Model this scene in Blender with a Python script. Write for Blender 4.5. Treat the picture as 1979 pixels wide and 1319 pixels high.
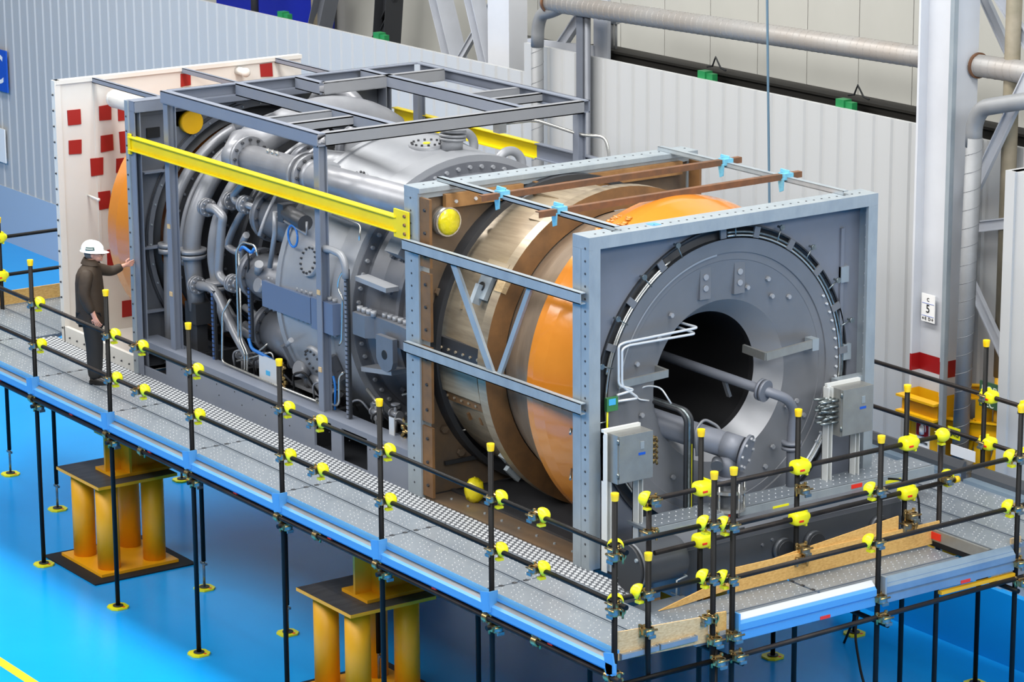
import bpy, math, random
from mathutils import Vector, Matrix
random.seed(7)
pi = math.pi
S = bpy.context.scene
COL = S.collection
for o in list(bpy.data.objects):
    bpy.data.objects.remove(o)

# ---------------------------------------------------------------- camera
cam_d = bpy.data.cameras.new('camera')
cam = bpy.data.objects.new('camera', cam_d)
COL.objects.link(cam)
S.camera = cam
cam_d.sensor_fit = 'HORIZONTAL'
cam_d.sensor_width = 36.0
cam_d.lens = 36.0 * 5812.6 / 1979
cam_d.shift_x = -0.0005
cam_d.shift_y = -0.0072
cam_d.clip_end = 200
PIT, YAW, ROL = math.radians(14.0987), math.radians(55.2392), math.radians(-0.3427)
fw = Vector((-math.sin(YAW) * math.cos(PIT), math.cos(YAW) * math.cos(PIT), -math.sin(PIT)))
rt = Vector((math.cos(YAW), math.sin(YAW), 0))
up = rt.cross(fw)
r2 = rt * math.cos(ROL) + up * math.sin(ROL)
u2 = up * math.cos(ROL) - rt * math.sin(ROL)
cam.matrix_world = Matrix(((r2.x, u2.x, -fw.x, 19.794), (r2.y, u2.y, -fw.y, -14.796), (r2.z, u2.z, -fw.z, 11.339), (0, 0, 0, 1)))

# ---------------------------------------------------------------- light
S.view_settings.view_transform = 'Standard'
S.view_settings.look = 'None'
S.view_settings.gamma = 1.0
S.view_settings.use_curve_mapping = False
S.view_settings.exposure = -0.66
W = bpy.data.worlds.new('hall_light')
S.world = W
W.use_nodes = True
W.node_tree.nodes['Background'].inputs[0].default_value = (0.93, 0.97, 1.0, 1)
W.node_tree.nodes['Background'].inputs[1].default_value = 0.2

def area_lamp(name, loc, sx, sy, power, rot=(0, 0, 0), col=(1, 0.98, 0.95)):
    d = bpy.data.lights.new(name, 'AREA')
    d.shape = 'RECTANGLE'
    d.size, d.size_y = sx, sy
    d.energy = power
    d.color = col
    o = bpy.data.objects.new(name, d)
    o.location = loc
    o.rotation_euler = rot
    COL.objects.link(o)
    return o
# rows of roof lights of the hall: one over the aisle, one over the machine; the third lamp is an added fill
area_lamp('overhead_light', (-6, -12, 15), 40, 5.0, 7600, rot=(math.radians(36), 0, 0))
area_lamp('overhead_light', (-8, 1.0, 15), 34, 3.0, 7800)
area_lamp('overhead_light', (20, 0, 15), 5.0, 24, 6000, rot=(0, math.radians(42), 0), col=(0.97, 0.99, 1.0))  # added fill that brightens the faces turned towards the front

# ---------------------------------------------------------------- materials
def lin(c):
    return tuple(((v / 255) / 12.92 if v / 255 <= 0.04045 else ((v / 255 + 0.055) / 1.055) ** 2.4) for v in c) + (1,)
MATS = {}
def mat(name, rgb, rough=0.5, metal=0.0, rgb2=None, scale=6.0, stretch=(1, 1, 1), amount=0.5, bump=0.0, bscale=40.0, coat=0.0, rvar=0.0, detail=4.0, emis=0):
    m = bpy.data.materials.new(name)
    m.use_nodes = True
    nt = m.node_tree
    b = nt.nodes['Principled BSDF']
    b.inputs['Roughness'].default_value = rough
    b.inputs['Metallic'].default_value = metal
    b.inputs['Base Color'].default_value = lin(rgb)
    if coat:
        b.inputs['Coat Weight'].default_value = coat
        b.inputs['Coat Roughness'].default_value = 0.12
    tc = nt.nodes.new('ShaderNodeTexCoord')
    mp = nt.nodes.new('ShaderNodeMapping')
    mp.inputs['Scale'].default_value = stretch
    nt.links.new(tc.outputs['Object'], mp.inputs['Vector'])
    if rgb2:
        n = nt.nodes.new('ShaderNodeTexNoise')
        n.inputs['Scale'].default_value = scale
        n.inputs['Detail'].default_value = detail
        n.inputs['Roughness'].default_value = 0.6
        nt.links.new(mp.outputs[0], n.inputs['Vector'])
        r = nt.nodes.new('ShaderNodeValToRGB')
        r.color_ramp.elements[0].position = 0.5 - amount * 0.3
        r.color_ramp.elements[1].position = 0.5 + amount * 0.3
        r.color_ramp.elements[0].color = lin(rgb)
        r.color_ramp.elements[1].color = lin(rgb2)
        nt.links.new(n.outputs['Fac'], r.inputs[0])
        nt.links.new(r.outputs[0], b.inputs['Base Color'])
        if rvar:
            mr = nt.nodes.new('ShaderNodeMapRange')
            mr.inputs['To Min'].default_value = rough - rvar
            mr.inputs['To Max'].default_value = rough + rvar
            nt.links.new(n.outputs['Fac'], mr.inputs[0])
            nt.links.new(mr.outputs[0], b.inputs['Roughness'])
    if bump:
        n2 = nt.nodes.new('ShaderNodeTexNoise')
        n2.inputs['Scale'].default_value = bscale
        n2.inputs['Detail'].default_value = 3
        nt.links.new(mp.outputs[0], n2.inputs['Vector'])
        bp = nt.nodes.new('ShaderNodeBump')
        bp.inputs['Strength'].default_value = bump
        bp.inputs['Distance'].default_value = 0.02
        nt.links.new(n2.outputs['Fac'], bp.inputs['Height'])
        nt.links.new(bp.outputs[0], b.inputs['Normal'])
    MATS[name] = m
    return m
M = MATS
mat('floor_blue', (16, 152, 232), 0.22, 0, (24, 162, 240), 0.5, amount=1.0, bump=0.015, bscale=3)
MATS['floor_blue'].node_tree.nodes['Principled BSDF'].inputs['Specular IOR Level'].default_value = 0.2
mat('line_yellow', (235, 200, 20), 0.35)
mat('wall_sheet', (184, 186, 187), 0.45, 0, (174, 176, 177), 1.2, stretch=(1, 1, 0.15), amount=1.0)
mat('wall_skirt', (168, 186, 206), 0.35)
mat('wall_upper', (176, 176, 170), 0.6, 0, (166, 166, 160), 0.8, amount=1.0)
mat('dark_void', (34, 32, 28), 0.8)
mat('dark_steel', (52, 54, 58), 0.5, 0.2)
mat('column_white', (200, 203, 208), 0.4, 0, (188, 191, 197), 1.5, amount=1)
mat('band_red', (150, 18, 20), 0.4)
mat('paint_yellow', (232, 178, 14), 0.4, 0, (214, 160, 12), 3, amount=1)
mat('beam_yellow', (232, 210, 16), 0.4, 0, (222, 196, 10), 4, amount=1)
mat('pedestal_yellow', (242, 174, 16), 0.45, 0, (234, 162, 12), 3, amount=1)
mat('pedestal_top', (92, 92, 94), 0.5, 0.3, (62, 60, 60), 3, stretch=(6, 0.6, 1), amount=0.8)
mat('rubber', (26, 25, 26), 0.7)
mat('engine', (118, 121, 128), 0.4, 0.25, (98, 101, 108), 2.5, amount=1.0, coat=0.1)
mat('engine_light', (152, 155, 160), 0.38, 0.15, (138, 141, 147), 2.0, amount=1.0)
mat('engine_dark', (74, 75, 79), 0.42, 0.3, (58, 59, 62), 3, amount=1.0)
mat('pipe_grey', (152, 154, 159), 0.34, 0.25, (128, 130, 136), 3, amount=1.0)
mat('frame_grey', (116, 124, 140), 0.5, 0.1, (126, 132, 144), 2, amount=1.0)
mat('frame_top', (140, 142, 146), 0.5, 0.1, (128, 131, 137), 2, amount=1.0)
mat('bulkhead', (112, 116, 124), 0.5, 0.15, (98, 102, 110), 1.6, amount=1.0)
mat('plate_front', (124, 128, 138), 0.5, 0.15, (110, 114, 123), 1.5, amount=1.0)
mat('disc_grey', (122, 124, 129), 0.45, 0.2, (108, 111, 116), 1.8, amount=1.0)
mat('cone_grey', (168, 170, 174), 0.42, 0.3, (158, 160, 165), 2, amount=1)
mat('tube_black', (46, 46, 49), 0.5, 0.2)
mat('galv', (166, 175, 180), 0.42, 0.3, (140, 151, 160), 5, stretch=(1, 1, 0.5), amount=0.9, rvar=0.08)
mat('galv_deck', (156, 164, 171), 0.38, 0.4, (122, 132, 143), 2.2, amount=0.9, rvar=0.1)
mat('dimple', (196, 200, 203), 0.35, 0.3)
mat('grip_pad', (188, 192, 196), 0.4, 0.3)
mat('flange_blue', (98, 112, 138), 0.45, 0.1)
mat('cable_dull', (64, 92, 140), 0.5)
mat('galv_light', (214, 218, 222), 0.35, 0.3)
mat('grip_dark', (84, 88, 94), 0.55, 0.3)
mat('rust_plate', (136, 110, 82), 0.5, 0.35, (100, 92, 84), 2.2, amount=0.9, rvar=0.1)
mat('rust_face', (146, 106, 66), 0.5, 0.3, (106, 80, 56), 4, amount=0.9)
mat('tan_shell', (186, 170, 144), 0.36, 0.45, (126, 112, 94), 2.2, stretch=(0.35, 5, 5), amount=0.9, rvar=0.08)
mat('tan_cone', (152, 134, 114), 0.38, 0.45, (112, 98, 84), 2.0, stretch=(3, 1, 1), amount=0.9)
mat('rust_angle', (172, 130, 82), 0.5, 0.25, (136, 98, 60), 5, amount=0.9)
mat('rust_bar', (134, 92, 62), 0.6, 0.3, (96, 74, 60), 9, amount=0.9)
mat('orange_film', (206, 128, 42), 0.18, 0.0, (196, 118, 34), 1.5, amount=1, bump=0.35, bscale=3.5, coat=0.5)
mat('film_yellow', (226, 214, 20), 0.25, 0, (206, 190, 30), 6, amount=1, bump=0.6, bscale=14, coat=0.4)
mat('panel_white', (214, 213, 208), 0.5, 0, (206, 204, 198), 1.2, amount=1)
mat('patch_red', (150, 22, 18), 0.6)
mat('tube', (9, 9, 10), 0.5, 0.0, (16, 15, 14), 6, amount=0.9)
mat('tube_worn', (52, 46, 43), 0.45, 0.2, (20, 19, 20), 4, stretch=(1, 1, 1), amount=0.9)
for k_ in ('tube', 'tube_worn'):
    MATS[k_].node_tree.nodes['Principled BSDF'].inputs['Specular IOR Level'].default_value = 0.22
mat('cap_yellow', (252, 206, 8), 0.4)
mat('cover_yellow', (236, 232, 24), 0.38)
mat('brass', (206, 176, 112), 0.28, 0.9, (150, 128, 96), 30, amount=0.8)
mat('zinc', (150, 160, 162), 0.3, 0.8, (110, 116, 116), 25, amount=0.8)
mat('toe_blue', (84, 152, 208), 0.4, 0.1)
mat('toe_stripe', (140, 142, 144), 0.4, 0.4)
mat('toe_galv', (150, 170, 186), 0.32, 0.5, (120, 142, 164), 2, amount=0.9)
mat('sticker_red', (226, 46, 26), 0.5)
mat('osb', (226, 186, 114), 0.7, 0, (196, 148, 80), 26, stretch=(1, 1, 2.4), amount=0.9, detail=2)
mat('osb_pale', (214, 188, 144), 0.7, 0, (182, 150, 106), 26, stretch=(1, 1, 2.4), amount=0.9, detail=2)
mat('steel_box', (168, 168, 164), 0.38, 0.6, (148, 148, 144), 5, amount=0.9)
mat('post_white', (214, 216, 214), 0.45)
mat('tank_grey', (84, 88, 94), 0.4, 0.3, (74, 78, 84), 1.6, amount=1)
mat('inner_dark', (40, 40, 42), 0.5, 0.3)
mat('black', (16, 16, 17), 0.6)
mat('white', (240, 240, 238), 0.4)
mat('sign_blue', (24, 84, 190), 0.4)
mat('sign_green', (52, 86, 60), 0.5)
mat('sign_text', (206, 214, 196), 0.5)
mat('sign_red', (150, 20, 26), 0.4)
mat('clip_green', (24, 120, 66), 0.5)
mat('crane_blue', (20, 36, 150), 0.4)
mat('pipe_tan', (150, 140, 122), 0.6, 0, (110, 104, 84), 3, amount=1)
mat('duct', (132, 135, 138), 0.5, 0.1, (118, 120, 122), 4, amount=1)
mat('duct_rust', (154, 156, 157), 0.45, 0.2, (146, 138, 130), 1.2, amount=0.9)
mat('brace_grey', (178, 182, 190), 0.5, 0, (160, 164, 172), 2, amount=1)
mat('rope_blue', (84, 112, 132), 0.6)
mat('tie_blue', (120, 190, 214), 0.4, 0, (90, 160, 196), 30, amount=1)
mat('cable_blue', (30, 110, 190), 0.4)
mat('stainless', (200, 200, 196), 0.25, 0.8)
mat('skin', (206, 150, 128), 0.55)
mat('jacket', (58, 44, 29), 0.7, 0, (44, 33, 22), 8, amount=1, bump=0.25, bscale=12)
mat('trousers', (32, 32, 33), 0.8)
mat('leather', (18, 16, 15), 0.35)
mat('helmet', (240, 242, 244), 0.25)
mat('hair', (96, 92, 90), 0.8)
mat('label_green', (20, 66, 60), 0.5)
mat('circuit_green', (60, 120, 70), 0.4)
mat('tag_blue', (70, 170, 220), 0.4)

# ---------------------------------------------------------------- geometry helpers
ORG = {}
class MB:
    """collects world-space geometry for one mesh"""
    def __init__(s):
        s.v, s.f, s.sm = [], [], []
    def add(s, vs, fs, smooth=False):
        k = len(s.v)
        s.v += [tuple(p) for p in vs]
        for f in fs:
            s.f.append(tuple(i + k for i in f)); s.sm.append(smooth)
        return s
    def box(s, x0, x1, y0, y1, z0, z1):
        return s.add([(x, y, z) for z in (z0, z1) for y in (y0, y1) for x in (x0, x1)],
                     [(0, 2, 3, 1), (4, 5, 7, 6), (0, 1, 5, 4), (2, 6, 7, 3), (0, 4, 6, 2), (1, 3, 7, 5)])
    def bar(s, p, q, w, h, upv=(0, 0, 1)):
        """rectangular bar from p to q, w wide sideways, h along upv"""
        p, q = Vector(p), Vector(q)
        d = (q - p).normalized(); u = Vector(upv); si = d.cross(u)
        if si.length < 1e-4: si = d.cross(Vector((0, 1, 0)))
        si.normalize(); u = si.cross(d)
        vs = []
        for c in (p, q):
            for a, b in ((-1, -1), (1, -1), (1, 1), (-1, 1)):
                vs.append(c + si * (a * w / 2) + u * (b * h / 2))
        return s.add(vs, [(0, 3, 2, 1), (4, 5, 6, 7), (0, 1, 5, 4), (1, 2, 6, 5), (2, 3, 7, 6), (3, 0, 4, 7)])
    def chan(s, p, q, w, h, t=0.012, upv=(0, 0, 1), side=1):
        """C channel (web at +side)"""
        p, q = Vector(p), Vector(q)
        d = (q - p).normalized(); u = Vector(upv); si = d.cross(u).normalized() * side; u = u - d * u.dot(d); u.normalize()
        s.bar(p + si * (w / 2 - t / 2), q + si * (w / 2 - t / 2), t, h, u)
        for k in (-1, 1):
            s.bar(p + u * k * (h / 2 - t / 2), q + u * k * (h / 2 - t / 2), w, t, u)
        return s
    def ibeam(s, p, q, w, h, t=0.014, upv=(0, 0, 1)):
        p, q = Vector(p), Vector(q)
        d = (q - p).normalized(); u = Vector(upv); u = (u - d * u.dot(d)).normalized()
        s.bar(p, q, t, h - 2 * t, u)
        for k in (-1, 1):
            s.bar(p + u * k * (h / 2 - t / 2), q + u * k * (h / 2 - t / 2), w, t, u)
        return s
    def cyl(s, p, q, r0, r1=None, n=16, cap=True, smooth=True):
        if r1 is None: r1 = r0
        p, q = Vector(p), Vector(q)
        d = (q - p).normalized()
        a = d.cross(Vector((0, 0, 1)))
        if a.length < 1e-3: a = Vector((1, 0, 0))
        a.normalize(); b = d.cross(a)
        vs = []
        for c, r in ((p, r0), (q, r1)):
            for i in range(n):
                t = 2 * pi * i / n
                vs.append(c + a * (r * math.cos(t)) + b * (r * math.sin(t)))
        s.add(vs, [(i, (i + 1) % n, n + (i + 1) % n, n + i) for i in range(n)], smooth)
        if cap:
            k = len(s.v) - 2 * n
            s.f.append(tuple(range(k + n - 1, k - 1, -1))); s.sm.append(False)
            s.f.append(tuple(range(k + n, k + 2 * n))); s.sm.append(False)
        return s
    def tube(s, pts, r, n=10, bend=0.0, cap=True):
        """tube swept along a polyline; corners rounded with radius bend"""
        P = [Vector(p) for p in pts]
        if bend > 0 and len(P) > 2:
            Q = [P[0]]
            for i in range(1, len(P) - 1):
                a, b, c = P[i - 1], P[i], P[i + 1]
                l = min(bend, (a - b).length * 0.45, (c - b).length * 0.45)
                p0 = b + (a - b).normalized() * l; p1 = b + (c - b).normalized() * l
                for k in range(6):
                    t = k / 5
                    Q.append(p0 * (1 - t) ** 2 + b * 2 * t * (1 - t) + p1 * t * t)
            Q.append(P[-1]); P = Q
        d0 = (P[1] - P[0]).normalized()
        a = d0.cross(Vector((0, 0, 1)))
        if a.length < 1e-3: a = Vector((1, 0, 0))
        a.normalize()
        vs = []
        m = len(P)
        for i, p in enumerate(P):
            d = (P[min(i + 1, m - 1)] - P[max(i - 1, 0)]).normalized()
            a = (a - d * a.dot(d))
            if a.length < 1e-6: a = d.orthogonal()
            a.normalize(); b = d.cross(a)
            rr = r[i] if isinstance(r, (list, tuple)) else r
            for j in range(n):
                t = 2 * pi * j / n
                vs.append(p + a * (rr * math.cos(t)) + b * (rr * math.sin(t)))
        fs = [(i * n + j, i * n + (j + 1) % n, (i + 1) * n + (j + 1) % n, (i + 1) * n + j) for i in range(m - 1) for j in range(n)]
        s.add(vs, fs, True)
        if cap:
            k = len(s.v) - m * n
            s.f.append(tuple(range(k + n - 1, k - 1, -1))); s.sm.append(False)
            s.f.append(tuple(range(k + (m - 1) * n, k + m * n))); s.sm.append(False)
        return s
    def lathe(s, prof, c=(2.97, 3.755), n=72, a0=0, a1=360, smooth=True, axis='x', o=0):
        """profile of (x, r) turned about an axis parallel to X through y,z = c (or Z/Y axis)"""
        full = abs(a1 - a0) >= 360
        k = n if full else n + 1
        vs = []
        for x, r in prof:
            for i in range(k):
                t = math.radians(a0 + (a1 - a0) * i / n)
                if axis == 'x': vs.append((x, c[0] - r * math.cos(t), c[1] + r * math.sin(t)))
                elif axis == 'z': vs.append((c[0] + r * math.cos(t), c[1] + r * math.sin(t), x))
                else: vs.append((c[0] + r * math.cos(t), x, c[1] + r * math.sin(t)))
        fs = []
        for j in range(len(prof) - 1):
            for i in range(n):
                i2 = (i + 1) % k
                fs.append((j * k + i, (j + 1) * k + i, (j + 1) * k + i2, j * k + i2))
        if not smooth:
            return s.add(vs, fs, False)
        # split hard corners: duplicate per segment so flats stay flat but hoops stay smooth
        for j in range(len(prof) - 1):
            seg = vs[j * k:(j + 2) * k]
            s.add(seg, [(i, k + i, k + (i + 1) % k, (i + 1) % k) for i in range(n)], True)
        return s
    def plate_hole(s, x, y0, y1, z0, z1, R, c=(2.97, 3.755), t=0.02, n=64):
        """rectangular plate in a plane of constant x with a round hole"""
        vs = []
        ang = sorted([2 * pi * i / n for i in range(n)] + [math.atan2(zz_ - c[1], yy_ - c[0]) % (2 * pi) for yy_ in (y0, y1) for zz_ in (z0, z1)])
        n = len(ang)
        for xx in (x, x - t):
            for a in ang:
                dy, dz = math.cos(a), math.sin(a)
                vs.append((xx, c[0] + R * dy, c[1] + R * dz))
                ky = ((y1 - c[0]) / dy) if dy > 1e-6 else ((y0 - c[0]) / dy if dy < -1e-6 else 1e9)
                kz = ((z1 - c[1]) / dz) if dz > 1e-6 else ((z0 - c[1]) / dz if dz < -1e-6 else 1e9)
                k = min(ky, kz); vs.append((xx, c[0] + k * dy, c[1] + k * dz))
        # corners
        fs = []
        for L in (0, 1):
            for i in range(n):
                a, b = L * 2 * n + 2 * i, L * 2 * n + 2 * ((i + 1) % n)
                fs.append((a, a + 1, b + 1, b) if L == 0 else (a, b, b + 1, a + 1))
        for i in range(n):
            a, b = 2 * i, 2 * ((i + 1) % n)
            fs.append((a, b, b + 2 * n, a + 2 * n))
        return s.add(vs, fs)
    def sphere(s, c, rx, ry=None, rz=None, n=12, m=8, z0=-1.0, z1=1.0):
        ry = ry or rx; rz = rz or rx
        vs = []
        for j in range(m + 1):
            ph = -pi / 2 + pi * j / m
            zz = max(z0, min(z1, math.sin(ph)))
            for i in range(n):
                t = 2 * pi * i / n
                vs.append((c[0] + rx * math.cos(ph) * math.cos(t), c[1] + ry * math.cos(ph) * math.sin(t), c[2] + rz * zz))
        return s.add(vs, [(j * n + i, j * n + (i + 1) % n, (j + 1) * n + (i + 1) % n, (j + 1) * n + i) for j in range(m) for i in range(n)], True)
    def prism(s, poly, d0, d1, plane='xz'):
        """polygon in a plane, extruded along the third axis from d0 to d1"""
        def P(a, b, d):
            return {'xz': (a, d, b), 'yz': (d, a, b), 'xy': (a, b, d)}[plane]
        n = len(poly)
        vs = [P(a, b, d0) for a, b in poly] + [P(a, b, d1) for a, b in poly]
        return s.add(vs, [tuple(range(n - 1, -1, -1)), tuple(range(n, 2 * n))] + [(i, (i + 1) % n, n + (i + 1) % n, n + i) for i in range(n)])
    def bolt(s, p, d, r=0.018, h=0.02):
        p, d = Vector(p), Vector(d).normalized()
        return s.cyl(p, p + d * h, r, r * 0.9, 6, smooth=False)
    def build(s, name, material, parent=None, kind=None, loc=None):
        if parent is not None:
            o3 = ORG[parent.as_pointer()]
        elif loc is not None:
            o3 = Vector(loc)
        else:
            xs = [p[0] for p in s.v]; ys = [p[1] for p in s.v]; zs = [p[2] for p in s.v]
            o3 = Vector(((min(xs) + max(xs)) / 2, (min(ys) + max(ys)) / 2, min(zs)))
        me = bpy.data.meshes.new(name)
        me.from_pydata([(p[0] - o3.x, p[1] - o3.y, p[2] - o3.z) for p in s.v], [], s.f)
        me.polygons.foreach_set('use_smooth', s.sm)
        me.materials.append(M[material])
        me.update()
        ob = bpy.data.objects.new(name, me)
        COL.objects.link(ob)
        if parent is not None:
            ob.parent = parent
        else:
            ob.location = o3
        ORG[ob.as_pointer()] = o3
        if kind: ob['kind'] = kind
        return ob

def tag(o, label, cat, group=None):
    o['label'] = label; o['category'] = cat
    if group: o['group'] = group
    return o
def thing(name, label, cat, loc, group=None):
    o = bpy.data.objects.new(name, None)
    o.empty_display_size = 0.1
    COL.objects.link(o)
    o.location = loc
    ORG[o.as_pointer()] = Vector(loc)
    return tag(o, label, cat, group)
def struct(o):
    o['kind'] = 'structure'
    return o
KIDS = {}
def dup(root, loc, label=None, group=None, rotz=None):
    """copy of a thing with its parts and sub-parts (mesh data shared)"""
    r = root.copy(); COL.objects.link(r); r.location = loc
    if rotz is not None: r.rotation_euler = (0, 0, rotz)
    if label: r['label'] = label
    if group: r['group'] = group
    def rec(src, dst):
        for ch in [o for o in bpy.data.objects if o.parent == src]:
            c = ch.copy(); COL.objects.link(c); c.parent = dst
            rec(ch, c)
    rec(root, r)
    return r
def text_mesh(body, size, material, name, parent, origin, right, upv, align='CENTER', depth=0.002):
    cu = bpy.data.curves.new(name, 'FONT')
    cu.body = body; cu.size = size; cu.align_x = align; cu.align_y = 'CENTER'; cu.extrude = depth
    tmp = bpy.data.objects.new(name, cu)
    COL.objects.link(tmp)
    dg = bpy.context.evaluated_depsgraph_get()
    me = bpy.data.meshes.new_from_object(tmp.evaluated_get(dg))
    bpy.data.objects.remove(tmp)
    R, U = Vector(right).normalized(), Vector(upv).normalized()
    N = R.cross(U)
    o3 = ORG[parent.as_pointer()]
    for v in me.vertices:
        v.co = Vector(origin) + R * v.co.x + U * v.co.y + N * v.co.z - o3
    me.materials.clear(); me.materials.append(M[material])
    ob = bpy.data.objects.new(name, me)
    COL.objects.link(ob); ob.parent = parent
    ORG[ob.as_pointer()] = o3
    return ob
YC, ZC = 2.97, 3.755
def pol(x, a, r):
    """point about the machine axis; a = 0 faces the walkway, 90 is up"""
    t = math.radians(a)
    return Vector((x, YC - r * math.cos(t), ZC + r * math.sin(t)))
def rad(a):
    t = math.radians(a)
    return Vector((0, -math.cos(t), math.sin(t)))
# ================================================================ THE HALL
fl = MB().box(-45, 20, -22, 12, -0.1, 0).build('floor', 'floor_blue', loc=(0, 0, 0)); struct(fl)
ln = MB().add([(-14, -1.92, 0.002), (20, -1.92, 0.002), (20, -1.80, 0.002), (-14, -1.80, 0.002)], [(0, 1, 2, 3)]).build('trim_1', 'line_yellow'); struct(ln)
# corrugated lower wall: each pressed sheet between two ribs is a piece
WY = 7.55
wb = MB().box(-34, 2, WY + 0.05, WY + 0.12, 0, 5.0).build('wall_back', 'wall_sheet', loc=(0, WY, 0)); struct(wb)
sk = MB().box(-34, -13.6, WY - 0.015, WY + 0.06, 0, 1.0).build('trim_2', 'wall_skirt'); struct(sk)
def sheet(w, h, z0):
    b = MB()
    prof = [(0, 0), (w - 0.085, 0), (w - 0.065, 0.024), (w - 0.022, 0.024), (w, 0)]
    n = len(prof)
    vs = [(x, y, z0) for x, y in prof] + [(x, y, z0 + h) for x, y in prof] + [(x, y + 0.012, z0 + h) for x, y in prof] + [(x, 0.06, z0 + h) for x, y in prof]
    b.add(vs, [(i, i + 1, n + i + 1, n + i) for i in range(n - 1)] + [(n + i, n + i + 1, 3 * n + i + 1, 3 * n + i) for i in range(n - 1)])
    return b
def sheets(x0, x1, w, z0, z1):
    src = None
    n = int(round((x1 - x0) / w))
    for i in range(n):
        if src is None:
            src = sheet(w, z1 - z0, z0).build('wall_panel', 'wall_sheet', loc=(0, 0, 0)); ob = src
        else:
            ob = src.copy(); COL.objects.link(ob)
        ob.parent = wb; ob.location = (x0 + i * w, 0, 0)
sheets(-28.9, -12.1, 0.3, 1.0, 5.08)
sheets(-12.1, -4.0, 0.3, 0.0, 5.47)
sheets(-3.7, -2.5, 0.3, 0.0, 5.45)
# upper wall set back, of large smooth panels, and the dark beam in the gap under it
wu = MB().box(-40, 6, 9.05, 9.15, 0, 14).build('wall_upper', 'wall_upper', loc=(0, 9.05, 0)); struct(wu)
psrc = None
for i in range(19):
    if psrc is None:
        psrc = MB().box(0.006, 0.944, -0.04, 0, 5.2, 9.5).build('wall_panel', 'wall_upper', loc=(0, 0, 0)); ob = psrc
    else:
        ob = psrc.copy(); COL.objects.link(ob)
    ob.parent = wu; ob.location = (-14.8 + i * 0.95, 0, 0)
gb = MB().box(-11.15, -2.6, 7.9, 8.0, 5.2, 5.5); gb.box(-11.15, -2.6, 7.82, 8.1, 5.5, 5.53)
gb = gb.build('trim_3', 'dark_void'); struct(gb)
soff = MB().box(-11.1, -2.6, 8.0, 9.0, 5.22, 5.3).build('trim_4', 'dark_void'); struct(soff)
for x in (-8.5, -5.9):
    tag(MB().tube([(x - 0.16, 7.86, 5.56), (x - 0.06, 7.86, 5.58), (x, 7.86, 5.70), (x + 0.1, 7.86, 5.58), (x + 0.2, 7.86, 5.56)], 0.012, 6).build('bent_hook', 'dark_steel'),
        'bent dark steel hook on the beam above the ribbed wall', 'hook', 'hooks on the dark wall beam')
for x, z, w in ((-18.4, 5.07, 'beside the tan pipe'), (-15.75, 5.07, 'between two truss legs'), (-8.4, 5.47, 'under the first bent hook'), (-5.86, 5.47, 'under the hook by the rope')):
    b = MB().box(x - 0.12, x + 0.02, 7.6, 7.72, z - 0.05, z + 0.09); b.box(x + 0.02, x + 0.14, 7.62, 7.7, z - 0.05, z + 0.07)
    tag(b.build('wall_clip', 'clip_green'), 'green metal clip on the ribbed wall top ' + w, 'clip', 'green clips along the wall top')
# right-hand end of the wall: a nearer smooth white pier
pr = MB(); pr.box(-2.45, 0.5, 6.95, 7.3, 0.8, 5.35); pr.box(-2.5, -2.36, 6.92, 7.3, 0.8, 5.35); pr.box(-1.9, -1.84, 6.93, 6.97, 0.8, 5.35)
struct(pr.build('wall_right', 'wall_sheet'))

struct(MB().box(-5.0, 3.0, 6.86, 7.52, 0, 0.8).build('trim_5', 'floor_blue'))
# building column with painted bands
t = thing('building_column', 'white steel H column with red band and yellow foot', 'column', (-4.0, 7.2, 0))
def hsec(z0, z1):
    z0 = max(z0, 0.8)
    b = MB(); b.box(-3.99, -3.96, 7.02, 7.42, z0, z1); b.box(-3.51, -3.48, 7.02, 7.42, z0, z1); b.box(-3.96, -3.51, 7.14, 7.17, z0, z1)
    return b
hsec(3.06, 9.5).build('shaft', 'column_white', t)
hsec(2.87, 3.06).build('red_band', 'band_red', t)
hsec(2.67, 2.87).build('lower_shaft', 'column_white', t)
hsec(0, 2.67).build('yellow_foot', 'paint_yellow', t)
b = MB()
for z in (2.58, 2.40): b.box(-4.07, -3.46, 6.9, 7.02, z, z + 0.025)
b.box(-4.05, -3.48, 6.98, 7.0, 2.4, 2.6)
b.build('collar', 'paint_yellow', t)
b = MB().box(-3.96, -3.51, 7.03, 7.05, 0.8, 2.4); b.build('guard_plate', 'paint_yellow', t)
for z in (3.2, 4.4, 5.6): MB().box(-3.6, -3.55, 7.12, 7.14, z, z + 0.12).build('lug', 'column_white', t)
# column signs
t = thing('column_sign', 'white plate with the number 5 on the column', 'sign', (-3.7, 7.09, 3.44))
MB().box(-3.9, -3.69, 7.09, 7.1, 3.44, 3.75).build('plate', 'white', t)
text_mesh('5', 0.13, 'black', 'number', t, (-3.795, 7.087, 3.585), (1, 0, 0), (0, 0, 1))
text_mesh('C', 0.055, 'black', 'letter', t, (-3.795, 7.087, 3.69), (1, 0, 0), (0, 0, 1))
text_mesh('\u2190E  D\u2192', 0.05, 'black', 'arrows', t, (-3.795, 7.087, 3.475), (1, 0, 0), (0, 0, 1))
b = MB()
for z in (3.505, 3.645): b.box(-3.89, -3.7, 7.086, 7.089, z, z + 0.003)
b.build('rule', 'sign_blue', t)
t = thing('extinguisher_sign', 'red and white fire extinguisher sign on the yellow column foot', 'sign', (-3.750, 7.0, 2.040))
MB().box(-3.850, -3.640, 7.015, 7.028, 2.040, 2.390).build('plate', 'white', t)
MB().box(-3.840, -3.650, 7.008, 7.014, 2.170, 2.380).build('red_field', 'sign_red', t)
b = MB(); b.cyl((-3.745, 7.006, 2.195), (-3.745, 7.006, 2.280), 0.032, n=12); b.sphere((-3.745, 7.006, 2.282), 0.03, 0.008, 0.02); b.box(-3.765, -3.715, 6.999, 7.007, 2.305, 2.320)
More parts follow.
